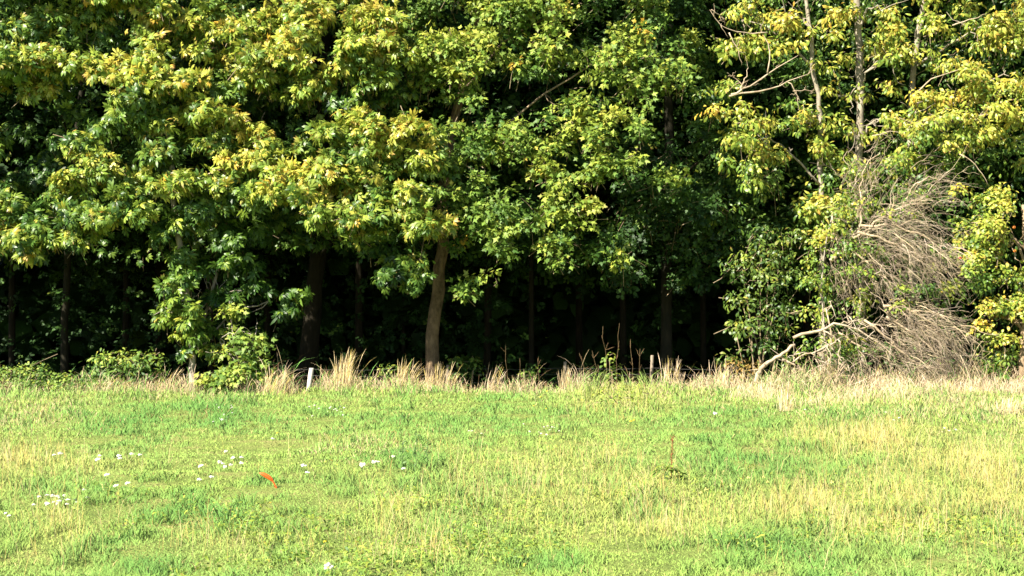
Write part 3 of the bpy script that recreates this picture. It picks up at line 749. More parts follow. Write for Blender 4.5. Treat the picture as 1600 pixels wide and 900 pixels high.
# ---- maple
b0 = base_at(672, 30.4)
t4 = thing('maple_tree', 'green maple with thick leaning sun-flecked trunk in the middle of the wood edge', 'tree', b0)
tp = trunk(t4, [b0 - [0, 0, .2], P(680, 500, 30.4), P(688, 390, 30.5), P(694, 250, 30.6), P(735, 100, 30.7), P(770, -100, 30.7), P(800, -500, 30.8)], .150, .05, M_bark_maple, 22, (.46, .40, .34), .025, 14)  # trunk tint lowered in place of shade under the crown
D = [(700, 270, 30, 16, -.7, .38, 1), (705, 310, 28, 16, -.8, .38, 1), (700, 200, 26, 14, -.4, .36, .9), (740, 160, 24, 12, -.3, .36, .8), (665, 95, 36, 24, -.2, .50, 1), (705, 75, 40, 26, -.4, .52, 1.1), (740, 50, 36, 24, -.3, .50, 1), (700, 115, 40, 20, -.4, .50, 1), (660, 125, 26, 12, -.2, .46, 1), (735, 100, 34, 20, -.4, .48, 1), (760, 85, 30, 20, -.2, .45, 1), (770, 25, 40, 24, -.1, .46, 1), (820, 20, 40, 24, -.2, .48, 1.1), (870, 20, 36, 24, -.4, .52, 1.1), (860, 48, 34, 16, -.4, .48, 1), (815, 50, 30, 16, -.2, .44, 1), (800, 92, 20, 12, -.2, .48, 1), (720, 150, 30, 14, .0, .42, 1), (640, 20, 40, 26, .4, .34, 1), (700, 20, 36, 26, .3, .34, 1), (620, 60, 20, 12, .2, .3, 1),
 (975, 45, 30, 18, -.3, .48, 1), (1000, 65, 28, 16, -.3, .48, 1), (930, 95, 28, 16, -.5, .46, 1), (965, 85, 30, 18, -.5, .48, 1.1), (1010, 95, 32, 18, -.4, .46, 1), (945, 120, 26, 14, -.5, .46, 1), (1045, 108, 24, 14, -.4, .44, 1), (1065, 120, 18, 14, -.3, .44, 1), (985, 125, 28, 14, -.5, .40, 1), (1040, 135, 20, 10, -.3, .40, 1), (985, 148, 18, 14, -.4, .42, 1), (860, 90, 36, 18, -.2, .42, 1), (900, 80, 24, 14, -.3, .42, 1), (850, 108, 30, 10, -.2, .38, 1),
 (740, 205, 34, 20, -.4, .40, 1), (775, 215, 36, 22, -.5, .44, 1.1), (755, 235, 34, 14, -.5, .42, 1), (800, 225, 26, 16, -.4, .40, 1), (720, 235, 24, 14, -.3, .36, 1), (890, 165, 30, 14, -.6, .48, 1), (925, 180, 34, 18, -.7, .50, 1.1), (880, 195, 26, 16, -.6, .44, 1), (965, 195, 32, 16, -.7, .46, 1), (940, 215, 30, 14, -.7, .44, 1), (1005, 215, 24, 14, -.6, .46, 1), (870, 225, 26, 16, -.6, .42, 1), (985, 175, 24, 14, -.5, .46, 1),
 (840, 235, 24, 16, -.5, .44, 1), (850, 262, 26, 14, -.6, .52, 1), (950, 250, 36, 18, -.8, .44, 1.1), (985, 245, 24, 14, -.7, .44, 1), (930, 268, 24, 10, -.8, .40, 1), (1060, 270, 24, 11, -.5, .42, 1), (1030, 270, 14, 8, -.5, .36, 1), (880, 285, 24, 16, -.8, .42, 1), (865, 305, 24, 14, -.8, .42, 1), (918, 322, 16, 12, -.9, .56, 1), (900, 350, 20, 14, -.8, .38, 1), (860, 330, 26, 14, -.8, .42, 1), (840, 350, 26, 12, -.8, .40, 1),
 (750, 295, 34, 18, -.7, .36, 1), (745, 320, 30, 16, -.7, .36, 1), (785, 335, 36, 18, -.9, .42, 1.1), (815, 325, 22, 16, -.8, .42, 1), (770, 360, 34, 16, -.9, .40, 1), (730, 350, 22, 16, -.7, .32, 1), (800, 365, 24, 14, -.9, .38, 1), (795, 395, 20, 14, -.9, .38, 1), (775, 385, 16, 12, -.9, .32, 1), (860, 385, 22, 12, -.8, .42, 1), (865, 402, 22, 9, -.8, .42, 1), (890, 375, 18, 10, -.7, .34, 1), (970, 398, 12, 14, -.6, .42, 1), (745, 442, 18, 14, -.9, .40, 1), (725, 455, 12, 10, -.9, .40, 1), (720, 380, 14, 10, -.7, .34, 1), (960, 370, 16, 12, -.4, .26, .9), (935, 400, 16, 12, -.4, .2, .9),
 (1030, 30, 34, 22, .1, .34, 1), (1010, 10, 30, 18, .1, .42, 1), (920, 20, 30, 20, .2, .3, 1), (1070, 60, 30, 20, .4, .34, 1), (1090, 170, 30, 30, .8, .16, .9), (1060, 210, 36, 30, .9, .14, .9), (1060, 330, 50, 40, 1.0, .12, .8), (1000, 300, 40, 30, .8, .15, .8),
 (700, -60, 90, 40, .1, .45, .8), (840, -60, 100, 40, .0, .46, .8), (980, -60, 100, 40, .2, .42, .8), (780, -180, 150, 70, .6, .44, .6), (940, -200, 150, 80, .8, .42, .6), (850, -330, 150, 80, 1.2, .42, .5)]
fo = Foliage(MAPLE, .13, 5, gaps=True, droop=.4, spread=.095, yvar=.05, rnd=.45, jitter=.5, turn=.012)
cs = fill_clumps(fo, D, 29.5, dens=.80, split=5, dyel=-.01)
back_fill(fo, 620, 1100, -60, 420, 30.5, 32.5, 1700, .10, seed=11, hole=.42)
back_fill(fo, 640, 1120, -400, -30, 29.8, 32.5, 600, .25, seed=12, hole=.3)
# small scarlet and orange sprays of turned leaves
for (px, py, yv) in ((805, 95, 1.0), (1002, 40, .98), (1012, 50, .98), (722, 380, 1.0), (850, 268, .85), (838, 262, .85), (895, 10, .9)):
    c = P(px, py, 28.9); q = c + rng.normal(0, .03, (2, 3)); fo.shoots_at(q, np.tile([-.2, -.6, .5], (2, 1)), np.full(2, yv), True, .10)
limbs(t4, tp, [cs[i] for i in (5, 13, 24, 36)], M_bark_maple, .03, (.8, .75, .7))
fo.build(t4, M_soft)

# ---- shaded beech behind the maple, right side
b0 = base_at(1040, 33.2)
t5 = thing('beech_tree', 'dark shaded beech right of the maple with hanging dull green sprays', 'tree', b0)
tp = trunk(t5, [b0 - [0, 0, .2], P(1042, 400, 33.2), P(1048, 100, 33), P(1050, -400, 33)], .14, .08, M_bark_wood)
fo = Foliage(SPRIG, .30, 3, gaps=True, droop=.6, spread=.12)
cs = fill_clumps(fo, [(1000, 250, 60, 40, .3, .1, .8), (1080, 280, 60, 40, .2, .12, .8), (1130, 300, 50, 40, .0, .14, .9), (1060, 350, 60, 34, .2, .13, .9), (1100, 390, 50, 30, .2, .12, .8), (1000, 360, 50, 30, .4, .1, .8), (1120, 230, 40, 30, .2, .16, .9), (1110, 150, 40, 30, .2, .2, .9), (1090, 100, 36, 30, .2, .24, .9), (1150, 350, 40, 30, .1, .14, .9), (980, 430, 40, 26, .6, .1, .7), (1080, 440, 40, 26, .6, .08, .7), (1050, 20, 70, 40, .6, .2, .8), (1050, -120, 140, 80, .8, .2, .6), (1100, -280, 160, 90, 1, .2, .5)], 31.4)
limbs(t5, tp, [cs[i] for i in (1, 3, 6)], M_bark_dark, .05)
fo.build(t5, M_soft)

# ---- right-hand pale-stemmed trees, yellowing
def pale_tree(label, px_path, r0, r1, rows, limb_idx, Y0=29.9, fill=None, seed=20, bark=M_bark_grey, tcol=(.86, .84, .8), extra=None, low=None):
    Yt = px_path[0][2]
    b0 = base_at(px_path[0][0], Yt)
    t = thing('ash_tree', label, 'tree', b0)
    pts = [b0 - [0, 0, .15]] + [P(*q) for q in px_path]
    tp = trunk(t, pts, r0, r1, bark, 26, tcol, .018, 10)
    fo = Foliage(NARROW, .14, 6, gaps=True, droop=.8, spread=.10, upw=.35, front=.4, rnd=.4, yvar=.1)
    cs = fill_clumps(fo, rows, Y0, dens=1.25, split=3, dyel=.10)
    if fill: back_fill(fo, *fill, hole=.42, seed=seed)
    if low: back_fill(fo, *low, hole=.40, seed=seed + 1)
    limbs(t, tp, [cs[i] for i in limb_idx], bark, .028, tcol)
    if extra: extra(t)
    fo.build(t, M_leaf)
    return t

def dead_limbs(t):
    for pl, r in (([(1143, 147), (1160, 140), (1185, 127), (1215, 105), (1248, 86)], .030), ([(1140, 150), (1170, 143), (1205, 140), (1232, 126), (1264, 115)], .032),
                  ([(1232, 128), (1243, 138), (1246, 150), (1256, 162)], .016), ([(1240, 142), (1258, 140), (1275, 145)], .014), ([(1158, 140), (1165, 122), (1170, 105)], .022), ([(1165, 137), (1148, 120), (1138, 118)], .014),
                  ([(1200, 113), (1206, 85), (1200, 60), (1190, 48)], .022), ([(1200, 50), (1170, 50), (1130, 48), (1110, 14)], .018), ([(1140, 50), (1150, 70), (1155, 80)], .02), ([(1112, 14), (1125, 22), (1134, 28)], .016)):
        pts = smooth_path([P(a, b_, 28.9 + .002 * (a - 1140)) for a, b_ in pl], 9); pts[1:-1] += rng.normal(0, .012, (7, 3))
        g = Geo(); g.tube(pts, np.linspace(r, r * .3, 9) * .72 * rng.uniform(.85, 1.15, 9), 7, (.9, .85, .78))
        for _ in range(5):
            q = pts[rng.integers(2, 9)]; e = q + nrm(rng.normal(0, 1, 3) + (pts[-1] - pts[0])) * rng.uniform(.08, .3)
            g.tube(wob(q, e, 5, .012), np.linspace(.007, .002, 5), 4, (.8, .74, .66))
        o = g.build('dead_branch', M_dead, t, smooth=True)
        o['label'] = 'bleached bare dead branch'
pale_tree('ash with thin crooked pale stem and bare bleached branches at its left', [(1284, 480, 30.2), (1284, 300, 30.1), (1283, 200, 30), (1281, 140, 29.9), (1270, 105, 29.9), (1271, 60, 29.9), (1262, 10, 29.9), (1240, -200, 30), (1240, -400, 30)], .062, .03,
 [(1130, 75, 36, 22, .4, .44, 1), (1160, 30, 40, 26, .2, .48, 1), (1190, 20, 34, 24, .2, .52, 1), (1230, 25, 36, 22, .1, .54, 1), (1215, 60, 26, 14, .3, .4, 1), (1160, 175, 34, 18, -.3, .42, 1), (1180, 205, 40, 24, -.5, .48, 1.1), (1200, 235, 34, 22, -.5, .46, 1), (1150, 215, 26, 16, -.2, .36, 1), (1215, 195, 20, 16, -.3, .4, 1), (1120, 130, 30, 20, .4, .3, 1), (1240, 60, 24, 18, .0, .52, 1), (1170, 80, 26, 16, .4, .36, 1),
  (1170, 265, 30, 16, -.1, .36, 1), (1195, 290, 26, 18, .0, .32, 1), (1130, 250, 24, 14, .3, .28, .9), (1260, 200, 26, 20, .2, .42, 1), (1255, 100, 16, 14, .2, .44, 1), (1270, 230, 26, 14, .1, .44, 1), (1265, 180, 20, 14, .1, .6, .8), (1240, 270, 24, 14, .3, .3, 1), (1220, 160, 20, 12, .3, .3, .8), (1275, 290, 26, 16, .1, .44, .9), (1284, 325, 18, 18, -.1, .42, .9), (1284, 370, 20, 24, -.1, .4, .9), (1282, 430, 18, 26, -.1, .4, .9), (1284, 500, 16, 22, -.1, .36, .8), (1250, 330, 26, 20, .2, .4, .9),
  (1180, -50, 80, 40, .3, .5, .7), (1200, -180, 100, 60, .6, .5, .6)], (1, 3, 6, 16), 29.7, (1110, 1290, -40, 360, 30.2, 32.0, 900, .26), 20, extra=dead_limbs)
pale_tree('ash with the straightest, brightest pale trunk at upper right', [(1346, 480, 30.6), (1344, 300, 30.5), (1344, 190, 30.3), (1343, 60, 30.2), (1341, 0, 30.2), (1338, -200, 30.2), (1330, -450, 30.2)], .085, .06,
 [(1310, 20, 30, 22, -.1, .54, 1), (1300, 50, 26, 18, .0, .56, 1), (1315, 95, 22, 14, .2, .42, 1), (1385, 20, 28, 20, .1, .54, 1), (1400, 45, 26, 18, .0, .50, 1), (1375, 85, 20, 18, .1, .50, 1), (1395, 85, 24, 16, -.1, .50, 1), (1310, 150, 26, 16, .2, .46, 1), (1295, 195, 26, 18, .0, .46, .9), (1320, 205, 20, 16, .1, .4, .9), (1385, 130, 22, 14, .3, .46, .8), (1365, 205, 20, 12, .2, .46, .9), (1395, 180, 22, 16, .1, .50, 1), (1305, 235, 22, 14, .2, .48, .9), (1330, 255, 28, 16, .1, .44, .9), (1320, 300, 28, 18, .1, .46, .9), (1300, 330, 24, 18, .2, .46, .9), (1348, 270, 20, 18, -.3, .44, .9), (1338, 330, 22, 18, -.3, .42, .8), (1345, 400, 20, 26, -.2, .4, .7), (1340, 470, 20, 26, -.2, .38, .7), (1345, 540, 20, 24, -.2, .36, .7), (1425, 240, 20, 18, .3, .4, .9), (1430, 300, 20, 18, .3, .36, .9), (1370, 290, 30, 16, .4, .36, .8), (1400, 270, 26, 14, .3, .38, .8),
  (1340, -50, 80, 40, .3, .5, .7), (1340, -180, 100, 60, .6, .5, .6)], (3, 6, 7, 12), 29.9, (1280, 1420, -40, 340, 30.4, 32.4, 700, .30), 24, low=(1280, 1430, 250, 590, 29.3, 30.2, 330, .26))
def pale_twig(t):
    for pl, r in (([(1437, 142), (1450, 125), (1475, 115), (1510, 105)], .022), ([(1490, 38), (1520, 30), (1545, 20)], .02), ([(1500, 240), (1520, 250), (1535, 270), (1545, 290)], .016), ([(1330, 260), (1315, 250), (1325, 235)], .014)):
        pts = smooth_path([P(a, b_, 29.1) for a, b_ in pl], 8)
        g = Geo(); g.tube(pts + rng.normal(0, .008, pts.shape), np.linspace(r, r * .3, 8) * .75, 6, (.9, .85, .78)); g.build('dead_branch', M_dead, t, smooth=True)
pale_tree('forked ash rising behind the brushwood heap, densest yellow leaves at far right', [(1425, 480, 30.9), (1424, 300, 30.7), (1425, 130, 30.6), (1433, 60, 30.6), (1447, 0, 30.6), (1460, -200, 30.6), (1470, -450, 30.6)], .08, .045,
 [(1450, 20, 28, 20, .0, .5, 1), (1475, 55, 28, 20, .0, .52, 1), (1430, 75, 24, 14, -.1, .5, 1), (1470, 90, 24, 12, .0, .42, 1), (1560, 30, 40, 24, -.3, .60, 1.1), (1600, 25, 36, 24, -.3, .58, 1), (1540, 60, 28, 16, -.2, .54, 1), (1585, 75, 34, 20, -.3, .58, 1), (1510, 20, 24, 14, .1, .48, 1),
  (1520, 110, 34, 18, -.5, .56, 1), (1570, 115, 40, 22, -.6, .58, 1.1), (1610, 130, 34, 24, -.6, .6, 1), (1530, 145, 36, 20, -.6, .54, 1.1), (1480, 155, 36, 18, -.4, .54, 1), (1440, 160, 30, 18, -.4, .54, 1), (1420, 185, 28, 18, -.3, .48, 1), (1465, 190, 34, 18, -.6, .54, 1), (1510, 180, 34, 20, -.7, .56, 1.1), (1560, 175, 36, 22, -.7, .56, 1.1), (1600, 185, 30, 20, -.7, .58, 1), (1500, 215, 36, 16, -.7, .54, 1), (1540, 215, 30, 14, -.7, .48, 1), (1440, 215, 28, 14, -.4, .42, 1), (1580, 215, 28, 12, -.6, .46, 1),
  (1410, 235, 26, 14, .1, .42, 1), (1460, 245, 30, 14, .3, .28, 1), (1530, 265, 34, 18, .5, .18, 1), (1490, 275, 30, 16, .5, .18, 1), (1575, 265, 34, 18, .5, .2, 1), (1660, 60, 60, 60, -.3, .55, .8), (1670, 180, 60, 50, -.4, .55, .8), (1480, -60, 100, 40, .2, .5, .7), (1600, -60, 100, 40, .2, .52, .7), (1540, -200, 140, 80, .6, .5, .5)], (4, 10, 14, 18), 30.0, (1400, 1680, -60, 330, 30.4, 32.6, 1100, .26), 28, extra=pale_twig, low=(1390, 1600, 270, 590, 29.3, 30.4, 420, .2))

# second trunk, forked stem seen top right
# ---- fruit tree at the right edge
b0 = base_at(1597, 28.6)
t = thing('apple_tree', 'small fruit tree at the right edge with red fruits and yellow-green leaves', 'tree', b0)
tp = trunk(t, [b0 - [0, 0, .15], P(1598, 560, 28.6), P(1603, 480, 28.7), P(1606, 400, 28.8), P(1600, 320, 28.9)], .085, .04, M_bark_grey, 14, (.8, .65, .5))
fo = Foliage(SIMPLE, .095, 6, droop=.3, spread=.08)
rows = [(1500, 380, 30, 26, .1, .44, 1), (1540, 350, 40, 24, -.1, .48, 1.1), (1580, 320, 36, 20, -.1, .56, 1), (1540, 310, 26, 12, .1, .56, 1), (1530, 410, 40, 24, -.2, .44, 1), (1580, 385, 40, 28, -.3, .48, 1.1), (1515, 445, 30, 20, -.1, .40, 1), (1560, 445, 34, 22, -.3, .44, 1.1), (1600, 430, 30, 28, -.3, .46, 1), (1545, 485, 32, 20, -.3, .48, 1), (1585, 490, 34, 24, -.4, .46, 1), (1535, 520, 24, 12, -.2, .56, 1), (1570, 530, 30, 16, -.3, .46, 1), (1560, 560, 26, 16, -.1, .30, 1), (1590, 560, 20, 18, -.1, .32, 1), (1555, 590, 22, 12, .0, .3, 1), (1545, 570, 20, 20, .3, .24, 1), (1640, 380, 50, 60, 0, .46, .8), (1645, 500, 40, 60, 0, .46, .8), (1480, 410, 20, 14, .2, .38, .9), (1505, 345, 22, 14, .2, .44, .9)]
cs = fill_clumps(fo, rows, 28.8, dens=1.15, split=3, dyel=.09)
limbs(t, tp, [cs[i] for i in (0, 1, 5, 9, 10)], M_bark_grey, .03, (.8, .65, .5))
fo.build(t, M_leaf)
def blob(r, squash=.9, seg=8, rings=6):
    V = []; Fc = []
    for i in range(rings + 1):
        a = math.pi * i / rings
        for j in range(seg):
            q = 2 * math.pi * j / seg; rr = math.sin(a) * (1 - .12 * math.cos(a))
            V.append([r * rr * math.cos(q), r * rr * math.sin(q), r * squash * math.cos(a) - (.25 * r if i in (0,) else 0)])
    for i in range(rings):
        for j in range(seg):
            Fc.append([i * seg + j, (i + 1) * seg + j, (i + 1) * seg + (j + 1) % seg, i * seg + (j + 1) % seg])
    return tpl(V, Fc, [0] * len(V))
BLOB = blob(1)
for k, (px, py, cc) in enumerate(((1500, 403, (.55, .05, .02)), (1562, 376, (.6, .10, .03)), (1586, 392, (.6, .22, .04)), (1511, 420, (.6, .28, .04)), (1569, 464, (.62, .4, .05)), (1585, 355, (.6, .2, .04)), (1540, 502, (.62, .42, .05)))):
    g = Geo(); c = P(px, py, 28.35); g.place(BLOB, c[None], np.eye(3)[None], np.array([.033]), np.array([cc])); g.build('fruit', M_leaf, t, smooth=True)

# ---- dead brushwood heap
c0 = base_at(1400, 29.0)
heap = thing('dead_brushwood', 'tangled grey-brown heap of dead twiggy branches in front of the pale ashes', 'dead brushwood', c0)
TW = np.array([.88, .86, .80])
def twig_spray(g, start, end, n, spread, ln, droop):
    """a curved bough carrying fine kinked twigs of mixed thickness"""
    for _ in range(n):
        u = rng.random(); q = start * (1 - u) + end * u + rng.normal(0, spread, 3) * [1, 1.2, 1]
        d = nrm(nrm(end - start) + rng.normal(0, .55, 3) + np.array([.1, -.1, .18]))
        l = ln * rng.uniform(.25, 1.15) / 6; p = [q]
        for i in range(6):
            d = nrm(d + rng.normal(0, .20, 3) + np.array([0, 0, -droop * .32])); q = q + d * l; p.append(q)
        p = np.array(p); r = rng.choice([.0028, .004, .006, .010], p=[.4, .35, .18, .07])
        col = TW * rng.uniform(.45, 1.25) * np.array([1, rng.uniform(.94, 1.02), rng.uniform(.85, 1.1)])
        g.tube(p, np.linspace(r, r * .35, 7), 3, col, False)
        if r > .005:
            for _ in range(3):
                k = rng.integers(2, 6); e = p[k] + nrm(d + rng.normal(0, .7, 3)) * rng.uniform(.12, .35)
                g.tube(wob(p[k], e, 4, .015), np.linspace(.004, .0015, 4), 3, col, False)
boughs = [  # px path, radius m, twigs, spread, length, droop, Y
 ([(1298, 408), (1325, 380), (1348, 345), (1345, 300)], .045, 40, .15, .8, .1, 28.9),
 ([(1330, 375), (1370, 345), (1410, 322), (1450, 318)], .03, 130, .18, .8, .5, 28.8),
 ([(1340, 362), (1385, 375), (1420, 395), (1450, 420)], .028, 170, .2, .8, .5, 28.6),
 ([(1345, 352), (1400, 352), (1450, 368), (1485, 405)], .026, 160, .2, .8, .55, 28.7),
 ([(1330, 390), (1355, 410), (1380, 430), (1400, 455)], .024, 90, .2, .7, .4, 28.7),
 ([(1380, 478), (1415, 480), (1455, 505), (1490, 535)], .028, 190, .18, .8, .45, 28.5),
 ([(1385, 495), (1420, 515), (1450, 540), (1475, 570)], .026, 170, .2, .8, .35, 28.5),
 ([(1350, 500), (1390, 530), (1415, 555), (1440, 578)], .026, 110, .2, .7, .3, 28.5),
 ([(1290, 480), (1300, 540), (1305, 570), (1320, 590)], .016, 50, .2, .6, .2, 28.6),
 ([(1350, 330), (1342, 290), (1350, 260), (1375, 240)], .018, 60, .22, .7, .0, 29.1),
 ([(1410, 325), (1425, 295), (1445, 275), (1470, 280)], .018, 60, .22, .7, .3, 29.0),
 ([(1300, 330), (1310, 380), (1320, 430), (1330, 470)], .018, 90, .22, .7, .2, 28.9),
 ([(1310, 520), (1340, 540), (1380, 560), (1420, 580)], .02, 80, .2, .7, .2, 28.7)]
gt = Geo()
for pl, r, n_, sp, ln, dr, Yb in boughs:
    pts = smooth_path([P(a, b_, Yb) for a, b_ in pl], 10); pts[1:-1] += rng.normal(0, .02, (8, 3))
    g = Geo(); g.tube(pts, np.linspace(r, r * .35, 10), 6, (.95, .88, .78)); g.build('branch', M_dead, heap, smooth=True)
    h_ = len(pts) // 2; n_ = int(n_ * 1.4)
    twig_spray(gt, pts[1], pts[h_], n_ // 2, sp, ln, dr); twig_spray(gt, pts[h_], pts[-1], n_ // 2, sp, ln, dr)
gt.build('twigs', M_dead, heap, kind='stuff')
# ivy-like climber in the heap
c0 = base_at(1292, 28.8)
cl = thing('climbing_ivy', 'yellow-green leafy climber scrambling over the left side of the brushwood heap', 'climber', c0)
tp = trunk(cl, [c0 - [0, 0, .1], P(1290, 520, 28.8), P(1280, 440, 28.8), P(1300, 340, 28.9)], .02, .01, M_bark_grey, 10, flare=False, sides=6)
fo = Foliage(SIMPLE, .085, 5, droop=.5, spread=.08)
fill_clumps(fo, [(1285, 395, 26, 26, 0, .44, .8), (1275, 430, 18, 24, 0, .40, .9), (1270, 470, 18, 20, -.1, .42, .9), (1262, 500, 16, 18, 0, .38, .9), (1310, 350, 30, 24, .1, .48, .8), (1325, 320, 30, 20, .1, .46, .7), (1350, 390, 28, 20, 0, .42, .4), (1335, 440, 22, 22, 0, .44, .5), (1290, 540, 22, 22, 0, .40, .7), (1325, 540, 20, 20, 0, .42, .6), (1265, 545, 14, 16, .1, .34, .8), (1400, 480, 22, 14, -.2, .46, .5), (1430, 460, 24, 12, -.2, .36, .6), (1400, 470, 12, 16, -.3, .54, .6), (1450, 440, 20, 12, -.1, .34, .6), (1360, 300, 30, 20, .1, .42, .5), (1400, 260, 30, 18, .2, .44, .5), (1300, 590, 18, 10, 0, .42, .7), (1380, 420, 30, 16, 0, .3, .5), (1430, 310, 24, 16, .2, .4, .4), (1390, 450, 40, 14, .1, .38, .3), (1440, 455, 40, 14, .2, .3, .3), (1330, 410, 30, 30, -.1, .42, .7), (1350, 470, 26, 20, .1, .4, .4), (1480, 470, 26, 14, .2, .3, .3), (1390, 330, 30, 16, -.1, .42, .3), (1370, 560, 30, 14, 0, .32, .5)], 28.7, split=2)
fo.build(cl, M_leaf)

# ---- fallen bleached branch, left of the heap
c0 = base_at(1186, 28.3)
fb = thing('fallen_branch', 'pale barkless fallen branch arching out of the grass left of the brushwood heap', 'fallen branch', c0)
for pl, r, e in (([(1180, 598), (1186, 582), (1196, 568), (1212, 561), (1228, 551), (1242, 539)], .078, .05), ([(1239, 528), (1262, 521), (1286, 517), (1300, 507), (1315, 505), (1345, 516), (1368, 530), (1384, 548), (1402, 562)], .05, .02),
                 ([(1286, 517), (1300, 521), (1309, 530), (1303, 540), (1275, 550), (1245, 556), (1238, 566)], .026, .03), ([(1222, 562), (1235, 567), (1245, 574), (1252, 578)], .036, .03), ([(1242, 566), (1240, 556), (1243, 550)], .022, .014),
                 ([(1309, 530), (1312, 550), (1311, 568), (1308, 580)], .022, .01), ([(1266, 551), (1280, 562), (1292, 576)], .016, .008), ([(1286, 518), (1291, 535), (1292, 560)], .012, .008), ([(1312, 568), (1325, 578), (1335, 590)], .014, .008), ([(1384, 548), (1390, 570), (1392, 585)], .014, .008), ([(1315, 505), (1335, 500), (1355, 507), (1368, 520)], .016, .008), ([(1276, 552), (1300, 548), (1290, 570), (1262, 580)], .014, .01), ([(1286, 517), (1284, 490), (1300, 470)], .02, .014), ([(1330, 512), (1326, 495), (1318, 480)], .016, .008)):
    r *= .66; e *= .5; pts = smooth_path([P(a, b_, 28.2 + .0006 * (a - 1180)) for a, b_ in pl], 14); pts[1:-1] += rng.normal(0, .016, (12, 3))
    g = Geo(); g.tube(pts, np.linspace(r, e, 14) * rng.uniform(.85, 1.12, 14), 8, (.85, .8, .74))
    for _ in range(5):
        q = pts[rng.integers(4, 13)]; g.tube(wob(q, q + rng.normal(0, .16, 3) + [.05, 0, .02], 4, .012), np.linspace(.008, .003, 4), 4); g.build('branch', M_dead, fb, smooth=True)

# ---- hazel bush left of the heap
def bush(name, label, cat, px, Yb, rows, tpls, size, per, mat, dens=.9, stems_n=6, droop=.4, parts=200, mul=(1, 1, 1)):
    b0 = base_at(px, Yb); t = thing(name, label, cat, b0)
    fo = Foliage(tpls, size, per, droop=droop, spread=size * .8, mul=mul)
    cs = fill_clumps(fo, rows, Yb, dens=dens)
    for k in range(stems_n):
        c = cs[k % len(cs)]; a = b0 + rng.normal(0, .08, 3) * [1, 1, 0] - [0, 0, .08]
        g = Geo(); g.tube(smooth_path([a, (a + c) / 2 + rng.normal(0, .05, 3) + [0, 0, .1], c], 7), np.linspace(.016, .006, 7), 5, (.8, .7, .55)); g.build('stem', M_bark_grey, t, smooth=True)
    fo.build(t, mat, parts)
bush('hazel_bush', 'upright green leafy bush left of the brushwood heap and fallen branch', 'bush', 1180, 29.6,
 [(1190, 400, 36, 24, 0, .34, 1), (1160, 420, 30, 22, .1, .32, 1), (1220, 400, 24, 24, .1, .34, 1), (1200, 440, 34, 22, -.1, .34, 1), (1160, 470, 30, 22, 0, .34, 1), (1210, 480, 34, 20, 0, .30, 1), (1175, 510, 32, 20, -.1, .34, 1), (1220, 520, 24, 20, 0, .28, 1), (1150, 520, 20, 18, .1, .28, 1), (1190, 545, 30, 16, 0, .26, 1), (1240, 440, 18, 30, .2, .24, 1), (1235, 490, 18, 24, .2, .22, 1), (1250, 370, 22, 20, .2, .32, 1), (1190, 370, 26, 16, .2, .26, 1), (1140, 560, 16, 12, 0, .3, 1), (1230, 562, 20, 10, 0, .34, 1)], NARROW, .125, 5, M_leaf, .7, 10, .6, mul=(.85, .8, .85))
bush('bramble_thicket', 'low sunlit bramble thicket at the far left along the meadow edge', 'bramble', 50, 29.0,
 [(15, 590, 26, 12, 0, .34, 1), (55, 585, 26, 12, 0, .36, 1), (95, 595, 26, 11, 0, .34, 1), (-30, 590, 40, 14, 0, .34, 1), (130, 600, 22, 9, 0, .34, 1), (40, 602, 40, 8, -.1, .36, 1), (100, 606, 40, 7, -.1, .36, 1), (165, 602, 26, 8, 0, .34, 1)], SIMPLE, .075, 5, M_soft, 1.3, 8)
bush('elder_shrub', 'bright green low shrub between the brambles and the slim pale trunk', 'shrub', 200, 29.5,
 [(160, 565, 20, 9, 0, .30, 1), (195, 560, 30, 9, -.1, .38, 1), (235, 562, 26, 8, -.1, .36, 1), (180, 578, 30, 9, 0, .3, 1), (220, 580, 30, 10, 0, .28, 1), (160, 590, 28, 10, 0, .3, 1), (245, 590, 24, 10, 0, .3, 1)], NARROW, .12, 5, M_soft, 1.0, 6)
bush('nettle_patch', 'low dark green nettle patch behind the fence just right of the tallest straw tuft', 'nettles', 600, 30.4,
 [(605, 588, 16, 14, -.5, .34, .8), (560, 600, 16, 8, -.4, .3, .7), (590, 605, 20, 8, -.4, .3, .7), (612, 580, 12, 8, -.4, .3, .7)], NARROW, .09, 5, M_soft, 1.0, 6, parts=80)
bush('nettle_patch', 'green nettle patch at the right foot of the thick maple trunk', 'nettles', 730, 30.0,
 [(740, 575, 16, 12, 0, .30, .8), (715, 567, 14, 12, 0, .3, .8), (725, 585, 16, 8, 0, .28, .7)], NARROW, .09, 5, M_soft, 1.0, 5, parts=60)
bush('small_maple_shoot', 'thin leafy shoot with yellow leaves left of the dark fence post', 'shoot', 952, 29.4,
 [(952, 560, 8, 10, 0, .52, .7), (955, 575, 10, 8, 0, .48, .8), (945, 585, 14, 7, -.1, .46, .8), (958, 592, 8, 6, 0, .5, .7)], SIMPLE, .085, 4, M_soft, .9, 4, parts=80)
bush('leafy_weed', 'low green leafy weed left of the middle fence post against the dark wood', 'weed', 826, 29.6,
 [(820, 588, 14, 8, 0, .34, .8), (835, 580, 12, 8, 0, .3, .8)], SIMPLE, .085, 4, M_soft, .9, 3, parts=40)
bush('yellowing_weed', 'yellow-brown low weed patch in the meadow below the dark fence post', 'weed', 970, 24.5,
 [(950, 618, 24, 10, 0, .56, .8), (985, 612, 22, 10, 0, .58, .8), (1000, 625, 16, 8, 0, .56, .7), (965, 630, 20, 7, 0, .5, .8)], SIMPLE, .05, 5, M_soft, .9, 1, parts=60)
